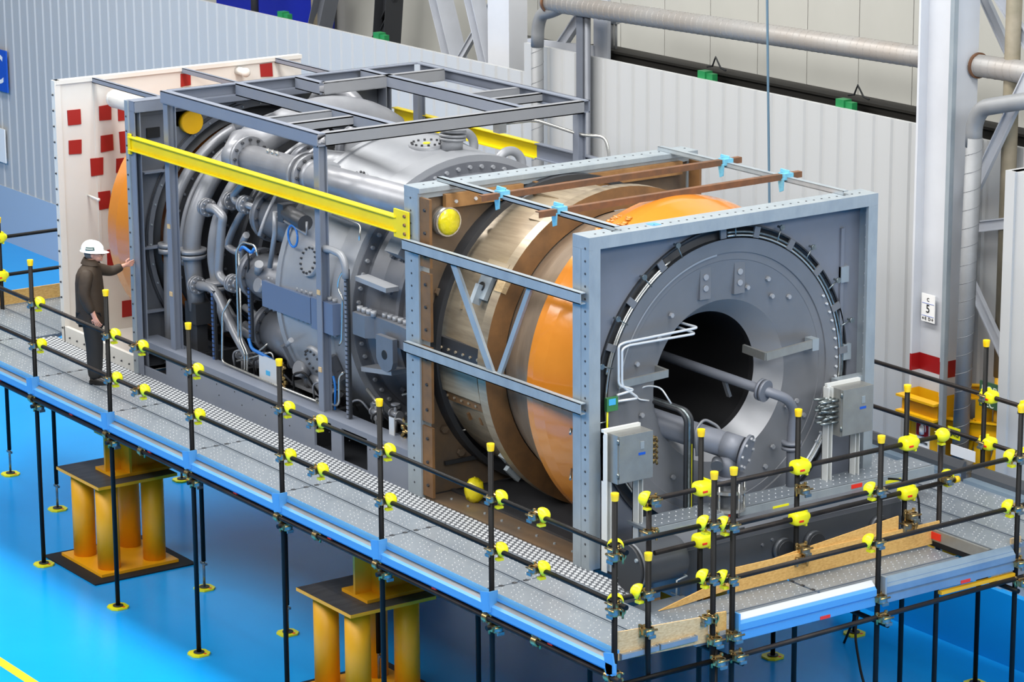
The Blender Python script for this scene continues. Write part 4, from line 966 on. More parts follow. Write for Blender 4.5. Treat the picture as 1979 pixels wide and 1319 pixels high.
# flat bars and tubing mounted on the disc
MB().bar((-2.1, 3.40, 3.97), (-2.1, 4.0, 4.01), 0.03, 0.08).build('flat_bar', 'steel_box', t)
MB().bar((-2.42, 3.38, 3.99), (-2.1, 3.40, 3.97), 0.03, 0.08).build('flat_bar', 'steel_box', t)
MB().box(-2.2, -2.08, 3.98, 4.06, 3.94, 4.06).build('bar_clamp', 'galv', t)
MB().bar((-2.12, 1.62, 3.96), (-2.1, 2.19, 3.99), 0.03, 0.07).build('flat_bar', 'steel_box', t)
MB().bar((-2.1, 2.19, 3.99), (-2.4, 2.19, 4.0), 0.03, 0.07).build('flat_bar', 'steel_box', t)
for P_ in ([(-2.1, 1.59, 3.87), (-2.1, 1.8, 3.89), (-2.1, 1.61, 3.96), (-2.1, 1.607, 4.35), (-2.1, 1.68, 4.37), (-2.1, 2.56, 4.385), (-2.4, 2.5, 4.4)], [(-2.1, 1.59, 3.81), (-2.1, 1.85, 3.80), (-2.1, 1.65, 3.95), (-2.1, 1.649, 4.31), (-2.1, 1.72, 4.335), (-2.1, 2.53, 4.33), (-2.35, 2.5, 4.35)]):
    MB().tube(P_, 0.013, 8, 0.05).build('sensing_tube', 'galv_light', t)
q = MB().box(-2.12, -2.08, 1.46, 1.59, 3.73, 3.86).build('circuit_box', 'circuit_green', t)
MB().box(-2.08, -2.075, 1.48, 1.56, 3.79, 3.85).build('blue_screen', 'tag_blue', q)
MB().tube([(-2.1, 1.48, 3.8), (-2.08, 1.46, 3.5), (-2.06, 1.5, 3.3)], 0.01, 6, 0.1).build('wire', 'cover_yellow', t)

# ---- side bracing between the middle and the front frames
def flat(nm, p, q, w, h, label, grp=None, m='galv', side=1):
    tag(MB().chan(p, q, w, h, 0.01, (0, 0, 1), side).build(nm, m), label, 'bar', grp)
flat('side_rail', (-5.08, 1.15, 4.86), (-2.04, 1.15, 4.88), 0.06, 0.11, 'upper galvanised side bar between the two square frames', side=1)
flat('side_rail', (-5.08, 1.15, 3.8), (-2.04, 1.15, 3.82), 0.06, 0.11, 'lower galvanised side bar between the two square frames', side=1)
tag(MB().bar((-4.2, 1.16, 4.82), (-3.55, 1.16, 3.84), 0.09, 0.03, (0, 1, 0)).build('diagonal_strut', 'galv'), 'wide galvanised diagonal strut of the side V brace', 'strut')
tag(MB().bar((-2.9, 1.17, 4.84), (-3.44, 1.17, 3.84), 0.06, 0.03, (0, 1, 0)).build('diagonal_strut', 'galv'), 'narrow galvanised diagonal strut of the side V brace', 'strut')
flat('top_rail', (-5.1, 1.6, 5.47), (-2.12, 1.6, 5.47), 0.07, 0.05, 'galvanised top bar over the exhaust on the walkway side')
flat('top_rail', (-5.1, 4.4, 5.47), (-2.12, 4.4, 5.47), 0.07, 0.05, 'galvanised top bar over the exhaust on the wall side')
for x, lab, w0 in ((-3.98, 'rusty angle iron across the exhaust nearer the brown plate', 'nearer the brown plate'), (-3.02, 'rusty angle iron across the exhaust over the orange film', 'over the orange film')):
    b = MB(); b.bar((x, 1.33, 5.51), (x - 0.03, 4.6, 5.52), 0.06, 0.01); b.bar((x + 0.03, 1.33, 5.485), (x, 4.6, 5.495), 0.01, 0.06)
    tag(b.build('angle_iron', 'rust_bar'), lab, 'angle iron')
    for y in (1.6, 4.4):
        b = MB(); b.box(x - 0.06, x + 0.05, y - 0.06, y + 0.05, 5.47, 5.535); b.prism([(x - 0.02, 5.34), (x + 0.03, 5.36), (x + 0.04, 5.48), (x - 0.05, 5.48)], y - 0.075, y - 0.06, 'xz'); b.bar((x + 0.02, y + 0.02, 5.54), (x - 0.05, y - 0.04, 5.56), 0.03, 0.03)
        tag(b.build('plastic_tie', 'tie_blue'), 'pale blue plastic tie on the angle iron %s, %s side' % (w0, 'walkway' if y < 2 else 'wall'), 'tie', 'blue plastic ties')

# ---- burner lance, gas pipe and supports in the opening
t = thing('burner_lance', 'grey pipe reaching into the opening with a bolted round end cap', 'pipe', (-1.7, 2.5, 2.2))
MB().cyl((-3.4, 1.9, 3.58), (-1.72, 2.62, 3.29), 0.125, n=24).build('lance_tube', 'plate_front', t)
MB().cyl((-1.75, 2.6, 3.3), (-1.6, 2.7, 3.26), 0.13, n=20).build('end_body', 'plate_front', t)
fd = Vector((0.83, 0.5, -0.22)).normalized(); fc = Vector((-1.58, 2.72, 3.24))
MB().cyl(fc, fc + fd * 0.03, 0.18, n=28).build('end_flange', 'plate_front', t)
fu = fd.orthogonal().normalized(); fv = fd.cross(fu)
bolts_on(MB(), [fc + fd * 0.03 + (fu * math.cos(2 * pi * i / 8) + fv * math.sin(2 * pi * i / 8)) * 0.15 for i in range(8)], fd, 0.018, 0.02).build('bolts', 'cone_grey', t, 'stuff')
MB().cyl((-1.7, 2.63, 3.2), (-1.7, 2.63, 2.98), 0.1, n=18).build('drop_leg', 'plate_front', t)
MB().cyl((-1.7, 2.63, 3.0), (-1.7, 2.63, 2.96), 0.17, n=22).build('leg_flange', 'plate_front', t)
MB().cyl((-1.7, 2.63, 2.93), (-1.7, 2.63, 2.6), 0.12, n=18).build('bellows', 'tank_grey', t)
for z in (2.84, 2.66): MB().lathe([(z, 0.12), (z, 0.17), (z + 0.03, 0.17), (z + 0.03, 0.12)], c=(-1.7, 2.63), n=20, axis='z').build('leg_flange', 'stainless', t)
for i in range(5): u = 2 * pi * i / 5; MB().cyl((-1.7 + .16 * math.cos(u), 2.63 + .16 * math.sin(u), 2.62), (-1.7 + .16 * math.cos(u), 2.63 + .16 * math.sin(u), 2.95), 0.012, n=6).build('tie_rod', 'stainless', t)
MB().cyl((-1.72, 2.5, 3.16), (-1.62, 2.42, 3.14), 0.05, 0.06, 14).build('side_nozzle', 'tank_grey', t)
MB().tube([(-1.85, 2.36, 3.2), (-1.9, 2.38, 3.45), (-1.92, 2.5, 3.53), (-1.85, 2.62, 3.45), (-1.8, 2.65, 3.3)], 0.015, 8, 0.05).build('u_bolt', 'disc_grey', t)
t = thing('gas_pipe', 'slim grey pipe leaving the opening with a flange and bending down', 'pipe', (-1.9, 3.5, 2.3))
MB().tube([(-3.9, 2.62, 3.98), (-1.9, 3.24, 3.69), (-1.82, 3.45, 3.6), (-1.86, 3.57, 3.45), (-1.9, 3.58, 3.2), (-1.9, 3.575, 2.6)], 0.05, 14, 0.12).build('pipe_run', 'plate_front', t)
d = Vector((2.0, .62, -.29)).normalized(); c = Vector((-1.93, 3.23, 3.695))
for k in (-0.035, 0.01): MB().cyl(c + d * k, c + d * (k + 0.03), 0.11, n=20).build('pipe_flange', 'plate_front', t)
for z in (3.1, 3.05): MB().cyl((-1.9, 3.577, z), (-1.9, 3.577, z + 0.03), 0.1, n=18).build('pipe_flange', 'plate_front', t)
MB().bar((-2.36, 3.08, 3.76), (-2.36, 3.16, 3.55), 0.03, 0.05, (1, 0, 0)).build('pipe_hanger', 'disc_grey', t)
t = thing('cable_riser', 'bundle of steel conduits rising then bending into the dark opening', 'conduit', (-1.95, 2.3, 2.3))
for k, m in ((0, 'dark_steel'), (0.04, 'zinc'), (0.075, 'dark_steel')):
    MB().tube([(-1.95, 2.3 + k, 2.45), (-1.95, 2.3 + k, 3.55), (-2.0, 2.27 + k, 3.63), (-2.6, 2.05 + k, 3.72)], 0.02, 10, 0.12).build('conduit', m, t)
MB().tube([(-2.05, 2.2, 3.7), (-2.15, 2.15, 3.85), (-2.25, 2.05, 3.86), (-2.3, 1.95, 3.8), (-2.25, 1.95, 3.74), (-2.2, 2.05, 3.72)], 0.009, 6, 0.06).build('loose_wire', 'galv_light', t)
b = MB(); b.box(-1.93, -1.925, 2.357, 2.361, 2.6, 3.3); b.build('yellow_wire', 'cover_yellow', t)

# ---- junction boxes on pale posts
def junction(y, zb, z1, label, mirror=False):
    t = thing('junction_box', label, 'box', (-1.8, y, ZB))
    for yy in ((-0.04, 0.33) if not mirror else (-0.06, 0.30)):
        MB().chan((-1.86, y + yy, ZB + 0.02), (-1.86, y + yy, z1 if yy < 0 else (zb + 0.02)), 0.09, 0.06, 0.01, (0, 1, 0), 1).build('post', 'post_white', t)
    MB().box(-1.9, -1.86, y - 0.07, y + 0.36, z1 - 0.02, z1 + 0.03).build('top_plate', 'post_white', t)
    MB().box(-1.9, -1.87, y - 0.07, y + 0.36, zb, z1).build('back_plate', 'post_white', t)
    MB().box(-1.86, -1.70, y - 0.03, y + 0.36, zb, z1).build('body', 'steel_box', t)
    d = MB().box(-1.70, -1.68, y - 0.02, y + 0.37, zb + 0.01, z1 - 0.005).build('door', 'steel_box', t)
    for z in (zb + 0.06, z1 - 0.08): MB().cyl((-1.69, y - 0.03, z), (-1.69, y - 0.03, z + 0.05), 0.012, n=8).build('hinge', 'zinc', d)
    MB().box(-1.68, -1.677, y + 0.2, y + 0.28, zb + 0.25, zb + 0.275).build('name_label', 'sign_blue', d)
    MB().box(-1.68, -1.67, y + 0.22, y + 0.26, zb + 0.31, zb + 0.38).build('latch', 'galv', d)
    g = MB()
    for i in range(5):
        z = zb + 0.15 + i * 0.055
        for j in range(3):
            if not mirror:
                g.cyl((-1.84 + j * 0.05, y + 0.36, z), (-1.84 + j * 0.05, y + 0.45, z), 0.016, n=8); g.cyl((-1.84 + j * 0.05, y + 0.45, z), (-1.86 + j * 0.05, y + 0.48, z - 0.05), 0.014, n=6)
            else:
                g.cyl((-1.84 + j * 0.05, y - 0.03, z), (-1.84 + j * 0.05, y - 0.12 - 0.03 * (i % 2), z), 0.014, n=8); g.cyl((-1.84 + j * 0.05, y - 0.12 - 0.03 * (i % 2), z), (-1.87 + j * 0.05, y - 0.2 - random.uniform(0, .04), z + random.uniform(-.03, .02)), 0.02, 0.012, 6)
    g.build('cable_glands', 'brass' if not mirror else 'zinc', t, 'stuff')
    return t
junction(1.33, 3.14, 3.61, 'steel junction box on pale posts beside the galvanised frame post')
junction(4.06, 3.14, 3.62, 'steel junction box with cable glands on the wall side of the disc', True)
MB().box(-1.84, -1.74, 1.72, 1.8, 3.1, 3.16)
# ---- header tank in front of the disc
t = thing('header_tank', 'long dark grey box tank with round blind flanges on its face', 'tank', (-1.35, 2.9, 2.1))
MB().box(-1.62, -1.15, 1.62, 4.36, 2.1, 2.56).build('tank_body', 'tank_grey', t)
MB().box(-1.6, -1.17, 1.62, 4.36, 2.56, 2.6).build('tank_lid', 'bulkhead', t)
MB().lathe([(1.1, 0.2), (1.64, 0.2)], c=(-1.24, 2.5), n=28, axis='y').build('end_pipe', 'tank_grey', t)
MB().cyl((-1.24, 1.06, 2.5), (-1.24, 1.1, 2.5), 0.225, n=32).build('blind_flange', 'dark_steel', t)
MB().lathe([(1.1, 0.0), (1.1, 0.23), (1.12, 0.23), (1.12, 0.2)], c=(-1.24, 2.5), n=32, axis='y').build('flange_rim', 'engine_light', t)
bolts_on(MB(), [(-1.24 + .2 * math.cos(u), 1.06, 2.5 + .2 * math.sin(u)) for u in (0.6, 2.2, 3.9, 5.5)], (0, -1, 0), 0.02, 0.02).build('bolts', 'galv', t, 'stuff')
for y in (2.84, 3.22, 4.05):
    q = MB().cyl((-1.15, y, 2.36), (-1.09, y, 2.36), 0.12, n=24).build('round_flange', 'tank_grey', t)
    MB().cyl((-1.09, y, 2.36), (-1.07, y, 2.36), 0.1, n=24).build('flange_cap', 'dark_steel', q)
bolts_on(MB(), [(-1.15, 2.6, 2.45), (-1.15, 2.72, 2.48)], (1, 0, 0), 0.016).build('bolts', 'engine', t, 'stuff')
MB().tube([(-1.13, 1.5, 2.2), (-1.05, 1.5, 2.2), (-1.05, 1.5, 2.34), (-1.05, 1.62, 2.36), (-1.13, 1.62, 2.36)], 0.01, 6).build('handle', 'galv', t)
b = MB()
for y in (1.9, 2.3, 2.9, 3.6): b.tube([(-1.2, y, 2.6), (-1.2, y, 2.64), (-1.2, y + 0.12, 2.64), (-1.2, y + 0.12, 2.6)], 0.008, 6)
b.build('handle', 'dark_steel', t)
t = thing('narrow_walkboard', 'narrow galvanised walkboard laid behind the header tank', 'plank', (-1.78, 3.5, 2.62))
MB().box(-1.95, -1.62, 1.6, 5.2, 2.64, 2.67).build('tread', 'galv_deck', t)
MB().box(-1.63, -1.6, 1.6, 5.2, 2.58, 2.67).build('edge_beam', 'galv', t)
for y in (2.55, 4.1): MB().box(-1.6, -1.595, y, y + 0.14, 2.62, 2.66).build('red_sticker', 'sticker_red', t)
for y in (1.9, 3.1, 4.55): MB().box(-1.6, -1.594, y, y + 0.2, 2.59, 2.62).build('yellow_label', 'cover_yellow', t)
b = MB()
for i in range(43):
    for j in range(3): b.sphere((-1.9 + j * 0.1, 1.66 + i * 0.082, 2.67), 0.012, 0.012, 0.006, 4, 2)
b.build('dimples', 'galv_light', t, 'stuff')
b = MB(); b.cyl((-1.98, 4.1, 2.45), (-1.98, 4.1, 2.5), 0.16, n=24); tag(b.build('round_lid', 'steel_box'), 'round flat metal lid behind the header tank', 'lid')
# ================================================================ SCAFFOLD
SX = 1.8861
PX = [-(6 - k) * SX for k in range(7)]
TR = 0.026
ZD = 2.23
CAPG = 'yellow-capped uprights'
def upright(x, y, z0, z1, label, group, base=True, jack=False, cap=True, mt='tube'):
    t = thing('scaffold_upright', label, 'scaffold post', (x, y, z0), group)
    MB().cyl((x, y, z0 + (0.34 if jack else 0.02)), (x, y, z1), TR, n=12).build('tube', mt, t)
    if cap:
        MB().lathe([(z1 - 0.05, 0.031), (z1 + 0.0, 0.037), (z1 + 0.018, 0.036), (z1 + 0.022, 0.0)], c=(x, y), n=14, axis='z').build('cap', 'cap_yellow', t)
    if jack:
        MB().cyl((x, y, 0.02), (x, y, z0 + 0.4), 0.016, n=8).build('jack_screw', 'zinc', t)
        MB().box(x - 0.06, x + 0.06, y - 0.015, y + 0.015, 0.3, 0.325).build('jack_nut', 'zinc', t)
    if base:
        c = [(0.11, 0.06), (0.06, 0.11), (-0.06, 0.11), (-0.11, 0.06), (-0.11, -0.06), (-0.06, -0.11), (0.06, -0.11), (0.11, -0.06)]
        MB().prism([(x + a, y + b) for a, b in c], 0.002, 0.022, 'xy').build('sole_plate', 'cover_yellow', t)
        MB().cyl((x, y, 0.022), (x, y, 0.034), 0.06, n=14).build('base_disc', 'dark_steel', t)
        MB().box(x + 0.06, x + 0.09, y + 0.02, y + 0.05, 0.022, 0.025).build('red_mark', 'sticker_red', t)
    return t
outer = 'black scaffold upright with yellow cap on the outer edge of the side walkway'
UPL = ['behind the man', 'in front of the man', 'by the first service frame post', 'by the white gauge panel', 'by the last skid opening', 'by the brown exhaust duct', 'at the blue corner bracket']
for k, x in enumerate(PX):
    upright(x, 0, 0, 3.70, 'black upright with yellow cap on the side walkway edge, ' + UPL[k], CAPG)
for x, w in zip((PX[0] - SX, PX[0], PX[1], PX[2], PX[3], PX[4], PX[5], 0), ('under the white screen', 'behind the first yellow pedestal', 'just past the first yellow pedestal', 'between the two pedestals', 'beside the second yellow pedestal', 'past the second yellow pedestal', 'under the brown exhaust duct', 'under the walkway corner')):
    upright(x, 1.12, 0, 2.1, 'black inner leg of the side walkway ' + w, 'inner walkway legs', jack=True, cap=False)
upright(-14.95, 1.31, 0, 3.42, 'black upright with yellow cap at the far end of the walkway', None, jack=True)
upright(-13.4, 3.0, 0, 2.1, 'black leg under the white panel', None, jack=True, cap=False)
for y, w in ((1.09, 'at the inner end of the pale corner board'), (1.31, 'at the start of the blue front toe board'), (3.04, 'between the blue and the galvanised toe board'), (4.80, 'at the corner of the raised deck')):
    upright(0, y, 0, 3.70, 'black yellow-capped upright of the front walkway ' + w, 'front outer uprights', base=True)
upright(0.02, 0.35, 1.2, 3.1, 'short yellow-capped upright at the particle board corner', None, base=False)
for y, z1, w in ((1.733, 3.75, 'beside the steel conduits'), (2.893, 3.75, 'beside the bending gas pipe'), (4.26, 3.77, 'beside the far end of the tank')):
    upright(-1.0, y, 0, z1, 'black yellow-capped upright on the tank side ' + w, 'tank side uprights')
upright(-0.98, 1.12, 1.9, 3.24, 'worn upright at the walkway corner beside the blind flange', None, base=False, cap=False, mt='tube_worn')
upright(-1.0, 4.72, 0, 3.28, 'worn upright where the two inner rails end', None, base=False, cap=False, mt='tube_worn')
for x in (-3.87, -1.95): upright(x, 6.2, 0, 3.73 if x > -2 else 2.3, 'black upright on the wall side of the right deck' if x > -2 else 'black leg under the wall side of the right deck', None, cap=x > -2)
upright(-3.83, 5.0, 0, 2.2, 'black leg under the right deck', None, cap=False)
upright(0.0, 6.2, 0, 3.7, 'black corner upright of the right deck', None)

# rails
def rail(p, q, label, group=None, m='tube_worn', cap=None):
    t = thing('guard_rail', label, 'guard rail', p, group)
    MB().cyl(p, q, 0.024, n=12).build('tube', m, t)
    if cap:
        d = (Vector(q) - Vector(p)).normalized()
        e = Vector(p) if cap == 'start' else Vector(q); s = -1 if cap == 'start' else 1
        MB().cyl(e - d * s * 0.04, e + d * s * 0.012, 0.034, n=14).build('cap', 'cap_yellow', t)
RY = 0.055
for z, w in ((3.195, 'upper'), (2.695, 'middle')):
    xs = [-14.0, -8.78, -5.03, -1.22, 0.1]
    for i in range(4):
        rail((xs[i], RY, z), (xs[i + 1], RY, z), w + ' guard rail tube of the side walkway ' + ['running past the man', 'beside the engine pipes', 'beside the middle frame', 'ending at the corner'][i], w + ' side rails', 'tube_worn' if i < 1 else 'tube')
    rail((-0.055, -0.02, z + 0.03), (-0.055, 1.2, z + 0.03), w + ' guard rail across the walkway corner', None, 'tube')
    rail((-0.055, 1.18, z - 0.03), (-0.055, 4.95, z), w + ' guard rail along the outer edge of the front walkway')
    rail((-4.2, 6.25, z - 0.05), (0.2, 6.25, z - 0.05), w + ' guard rail along the wall side of the right deck')
    rail((-14.95, 1.25, z - 0.02), (-14.95, 4.4, z - 0.02), w + ' guard rail across the far end of the walkway', None, 'tube')
rail((-0.945, 1.05, 3.22), (-0.945, 4.78, 3.22), 'upper inner rail beside the header tank')
rail((-0.945, 1.16, 2.70), (-0.945, 4.9, 2.74), 'lower inner rail beside the header tank with yellow end caps', None, 'tube_worn', 'end')
rail((-14.0, -0.055, 2.06), (0.15, -0.055, 2.06), 'ledger tube under the outer edge of the side walkway')
rail((0.055, -0.12, 1.98), (0.055, 1.3, 1.98), 'ledger tube under the particle board corner')
rail((0.055, 1.05, 1.96), (0.055, 5.0, 2.02), 'ledger tube under the front walkway toe boards')
for k, x in enumerate(PX):
    rail((x + 0.055, -0.1, 1.98), (x + 0.055, 1.25, 1.98), 'transom tube under the side walkway at the upright ' + UPL[k], 'side walkway transoms', 'tube')
for y, w in ((1.36, 'at the blue toe board start'), (3.09, 'between the front toe boards'), (4.75, 'at the raised deck corner')): rail((-1.1, y, 1.9), (0.1, y, 1.9), 'transom tube under the front walkway ' + w, 'front walkway transoms', 'tube')

# couplers: brass clamp with a yellow protective cover
def coupler(nm, label, kind):
    t = thing(nm, label, 'scaffold clamp', (0, 0, 0), None)
    b = MB()
    b.lathe([(-0.03, 0.026), (-0.03, 0.038), (0.03, 0.038), (0.03, 0.026)], c=(0, 0), n=14)       # round the rail (along x)
    b.box(-0.028, 0.028, -0.045, -0.015, -0.03, 0.03)
    b.lathe([(-0.03, 0.026), (-0.03, 0.038), (0.03, 0.038), (0.03, 0.026)], c=(0, -0.055), n=14, axis='z')
    for s in (-1, 1):
        b.cyl((0.045 * s, -0.005, -0.05), (0.045 * s, -0.005, 0.05), 0.009, n=6); b.bolt((0.045 * s, -0.005, 0.03), (0, 0, 1), 0.016, 0.018)
        b.cyl((-0.05, -0.055 + 0.035 * s, 0.015), (0.05, -0.055 + 0.035 * s, 0.015), 0.008, n=6)
    b.box(-0.055, -0.035, -0.06, -0.03, -0.02, 0.025)
    b.build('clamp', 'brass', t)
    b = MB(); b.lathe([(-0.02, 0.03), (-0.02, 0.04), (0.02, 0.04), (0.02, 0.03)], c=(0, -0.055), n=12, axis='z', o=0); b.box(-0.03, 0.03, -0.1, -0.085, -0.045, -0.02); b.build('clamp_band', 'zinc', t)
    if kind == 'dome':
        # open shell: closed towards the far side and the top, open towards the clamp
        b = MB(); c0 = Vector((0.045, 0.012, 0.012)); od = Vector((-0.72, -0.6, -0.35)).normalized()
        u_ = od.orthogonal().normalized(); v_ = od.cross(u_)
        n, m = 18, 7; vs = []
        for rr in (1.0, 0.88):
            for j in range(m + 1):
                ph = math.radians(102 * j / m)
                for i in range(n):
                    a = 2 * pi * i / n
                    q = -od * math.cos(ph) + (u_ * math.cos(a) + v_ * math.sin(a)) * math.sin(ph)
                    vs.append(c0 + Vector((q.x * 0.072, q.y * 0.066, q.z * 0.066)) * rr)
        k = n * (m + 1); fs = []
        for L_ in (0, 1):
            for j in range(m):
                for i in range(n): fs.append((L_ * k + j * n + i, L_ * k + j * n + (i + 1) % n, L_ * k + (j + 1) * n + (i + 1) % n, L_ * k + (j + 1) * n + i))
        for i in range(n): fs.append((m * n + i, m * n + (i + 1) % n, k + m * n + (i + 1) % n, k + m * n + i))
        b.add(vs, fs, True)
        b.box(0.02, 0.07, -0.03, 0.03, -0.082, -0.062)
        b.build('cover', 'cover_yellow', t)
    elif kind == 'case':
        b = MB(); n, m = 24, 10; vs = []
        sg = lambda w, e: math.copysign(abs(w) ** e, w)
        for j in range(m + 1):
            ph = -pi / 2 + pi * j / m
            for i in range(n):
                a = 2 * pi * i / n
                vs.append((0.02 + 0.085 * sg(math.cos(ph), .5) * sg(math.cos(a), .5), 0.07 * sg(math.cos(ph), .5) * sg(math.sin(a), .5), 0.062 * sg(math.sin(ph), .6)))
        b.add(vs, [(j * n + i, j * n + (i + 1) % n, (j + 1) * n + (i + 1) % n, (j + 1) * n + i) for j in range(m) for i in range(n)], True)
        b.cyl((-0.09, 0, 0.0), (-0.05, 0, 0.0), 0.034, 0.055, 12)
        b.box(-0.04, -0.02, -0.06, 0.05, 0.05, 0.072); b.box(-0.04, -0.02, -0.06, 0.05, -0.072, -0.05)
        o = b.build('cover', 'cover_yellow', t)
        MB().box(0.02, 0.07, -0.074, -0.069, -0.02, -0.003).build('red_mark', 'sticker_red', o); MB().box(0.02, 0.07, 0.069, 0.074, -0.02, -0.003).build('red_mark', 'sticker_red', o)
    return t
protos = {}
def put(kind, x, y, z, rot, label, group, mir=False):
    if kind not in protos:
        o = coupler({'dome': 'covered_coupler', 'case': 'cased_coupler', 'bare': 'scaffold_coupler'}[kind], label, kind); protos[kind] = o
        o.location = (x, y, z); o.rotation_euler = (0, 0, rot); o.scale = tuple(v * (1.2 if kind == 'bare' else 1.08) for v in (-1 if mir else 1, 1, 1))
        if group: o['group'] = group
    else:
        o = dup(protos[kind], (x, y, z), label, None, rot)
        o.scale = tuple(v * (1.2 if kind == 'bare' else 1.08) for v in (-1 if mir else 1, 1, 1))
        if 'group' in o: del o['group']
        if group: o['group'] = group
LD = 'brass clamp with bright yellow cover on a guard rail of the side walkway'
for z in (3.195, 2.695):
    rl = 'upper' if z > 3 else 'middle'
    for k, x in enumerate(PX[:-1]): put('dome', x, RY, z, 0, 'yellow covered clamp, %s side rail, on the upright %s' % (rl, UPL[k]), 'covered clamps on the side rails')
    for x, w in ((-8.78, 'past the man'), (-5.03, 'under the yellow beam end'), (-1.22, 'nearest the corner')): put('dome', x, RY, z, 0, 'yellow covered clamp on a joint of the %s side rail %s' % (rl, w), 'covered clamps on the side rails')
    put('dome', -0.03, RY, z, 0, 'yellow covered clamp on the corner upright', 'corner clamps', True)
    put('bare', 0.0, RY, z - 0.05, 0, 'bare brass clamp on the corner upright', 'bare corner clamps')
    put('dome', -0.055, 1.09, z + 0.03, pi / 2, 'yellow covered clamp on the %s front rail ' % rl + 'at the pale corner board end', 'front railing clamps', True)
    put('dome', -0.055, 1.31, z - 0.02, pi / 2, 'yellow covered clamp on the %s front rail ' % rl + 'at the blue toe board start', 'front railing clamps', True)
    put('dome', -0.055, 3.04, z - 0.01, pi / 2, 'yellow covered clamp on the %s front rail ' % rl + 'between the front toe boards', 'front railing clamps', True)
    put('dome', -0.055, 4.80, z, pi / 2, 'yellow covered clamp on the %s front rail ' % rl + 'at the raised deck corner', 'front railing clamps', True)
    put('case', -1.95, 6.25, z - 0.05, 0, 'yellow cased clamp, %s wall side rail, on its upright' % rl, 'wall side clamps')
    put('case', -1.38, 6.25, z - 0.05, 0, 'yellow cased clamp, %s wall side rail, on open tube' % rl, 'wall side clamps')
    put('case', -14.95, 1.31, z - 0.02, -pi / 2, 'yellow cased clamp at the far end of the walkway', 'far end clamps')
put('dome', -0.04, 0.35, 2.74, pi / 2, 'yellow covered clamp on the short corner upright', None, True)
for z in (3.22, 2.72):
    for y, w in ((1.733, 'by the steel conduits'), (2.893, 'by the bending gas pipe'), (4.26, 'by the far tank end')): put('case', -0.945, y, z, -pi / 2, 'yellow cased clamp on the %s inner rail %s' % ('upper' if z > 3 else 'lower', w), 'cased clamps by the tank')
put('dome', -0.945, 4.72, 3.22, -pi / 2, 'yellow covered clamp on the worn end upright', 'end upright clamps')
put('dome', -0.945, 4.72, 2.78, pi / 2, 'yellow covered clamp on the worn end upright', 'end upright clamps')
put('dome', -0.945, 1.12, 3.22, pi / 2, 'yellow covered clamp on the worn upright by the blind flange', None, True)
LB = 'bare brass clamp under the walkway edge'
for x, w in zip(PX, UPL):
    put('bare', x, -0.055, 2.06, pi, 'ledger clamp under the side walkway on the upright ' + w, 'bare clamps under the walkway'); put('bare', x + 0.03, 0.0, 1.97, pi / 2, 'transom clamp under the side walkway on the upright ' + w, 'bare clamps under the walkway')
for x, w in ((-8.6, 'by the first pedestal'), (-4.9, 'above the second pedestal'), (-1.1, 'near the walkway corner')): put('bare', x, -0.055, 2.06, pi, 'loose brass clamp on the side ledger tube ' + w, 'bare clamps under the walkway')
for y, w in ((1.09, 'at the pale corner board end'), (1.31, 'at the blue toe board start'), (3.04, 'between the front toe boards'), (4.80, 'at the raised deck corner')):
    put('bare', 0.0, y, 2.16, pi / 2, 'upper bare clamp under the front walkway ' + w, 'bare clamps under the front walkway'); put('bare', 0.055, y, 1.98, pi / 2, 'lower bare clamp under the front walkway ' + w, 'bare clamps under the front walkway')
put('bare', 0.0, 1.09, 2.36, 0, 'bare brass clamp above the particle board end', None)
put('bare', -0.03, 0.35, 2.4, pi / 2, 'bare brass clamp at the top of the particle board', None)
put('bare', -0.95, 1.15, 2.9, 0, 'bare brass clamp on the worn upright by the blind flange', None)
for y, z in ((2.893, 2.42), (4.26, 2.5)):
    put('bare', -0.93, y, z, pi / 2, 'brass clamp at the foot of a tank side upright', 'foot clamps'); put('bare', -0.88, y, z - 0.09, 0, 'brass clamp at the foot of a tank side upright', 'foot clamps')
put('bare', -0.95, 2.893, 3.0, pi / 2, 'bare brass clamp half way up a tank side upright', None)

# deck planks
def plank(nm, L, Wd, label, group, along, rows_):
    t = thing(nm, label, 'plank', (0, 0, 0), group)
    b = MB(); b.box(0.01, L - 0.01, 0.005, Wd - 0.005, -0.045, 0)
    b.box(0.01, L - 0.01, 0.005, 0.018, 0, 0.006); b.box(0.01, L - 0.01, Wd - 0.018, Wd - 0.005, 0, 0.006)
    b.build('tread', 'galv_deck', t)
    b = MB()
    n = int(L / 0.075)
    for i in range(n):
        for j in range(rows_):
            if (i + j) % 4 == 3: continue
            b.sphere((0.06 + i * 0.075 + (0.03 if j % 2 else 0), 0.06 + j * (Wd - 0.12) / (rows_ - 1), 0), 0.011, 0.009, 0.006, 5, 2)
    b.build('dimples', 'dimple', t, 'stuff')
    b = MB()
    for k in range(3): b.box(-0.02, 0.02, 0.06 + k * (Wd - 0.12) / 2 - 0.02, 0.06 + k * (Wd - 0.12) / 2 + 0.02, -0.03, 0.004)
    b.build('hooks', 'dark_steel', t, 'stuff')
    return t
LP = 'galvanised dimpled scaffold plank in the long side walkway'
p0 = pe = None
jx = [PX[0] - 2 * SX - 0.25] + [PX[0] - SX - 0.25] + [x - 0.25 for x in PX[:-1]]
BAY = ['at the far end', 'beside the white screen', 'where the man stands', 'beside the manifold pipes', 'beside the split flange block', 'beside the middle frame', 'beside the brown exhaust duct', 'at the front frame corner']
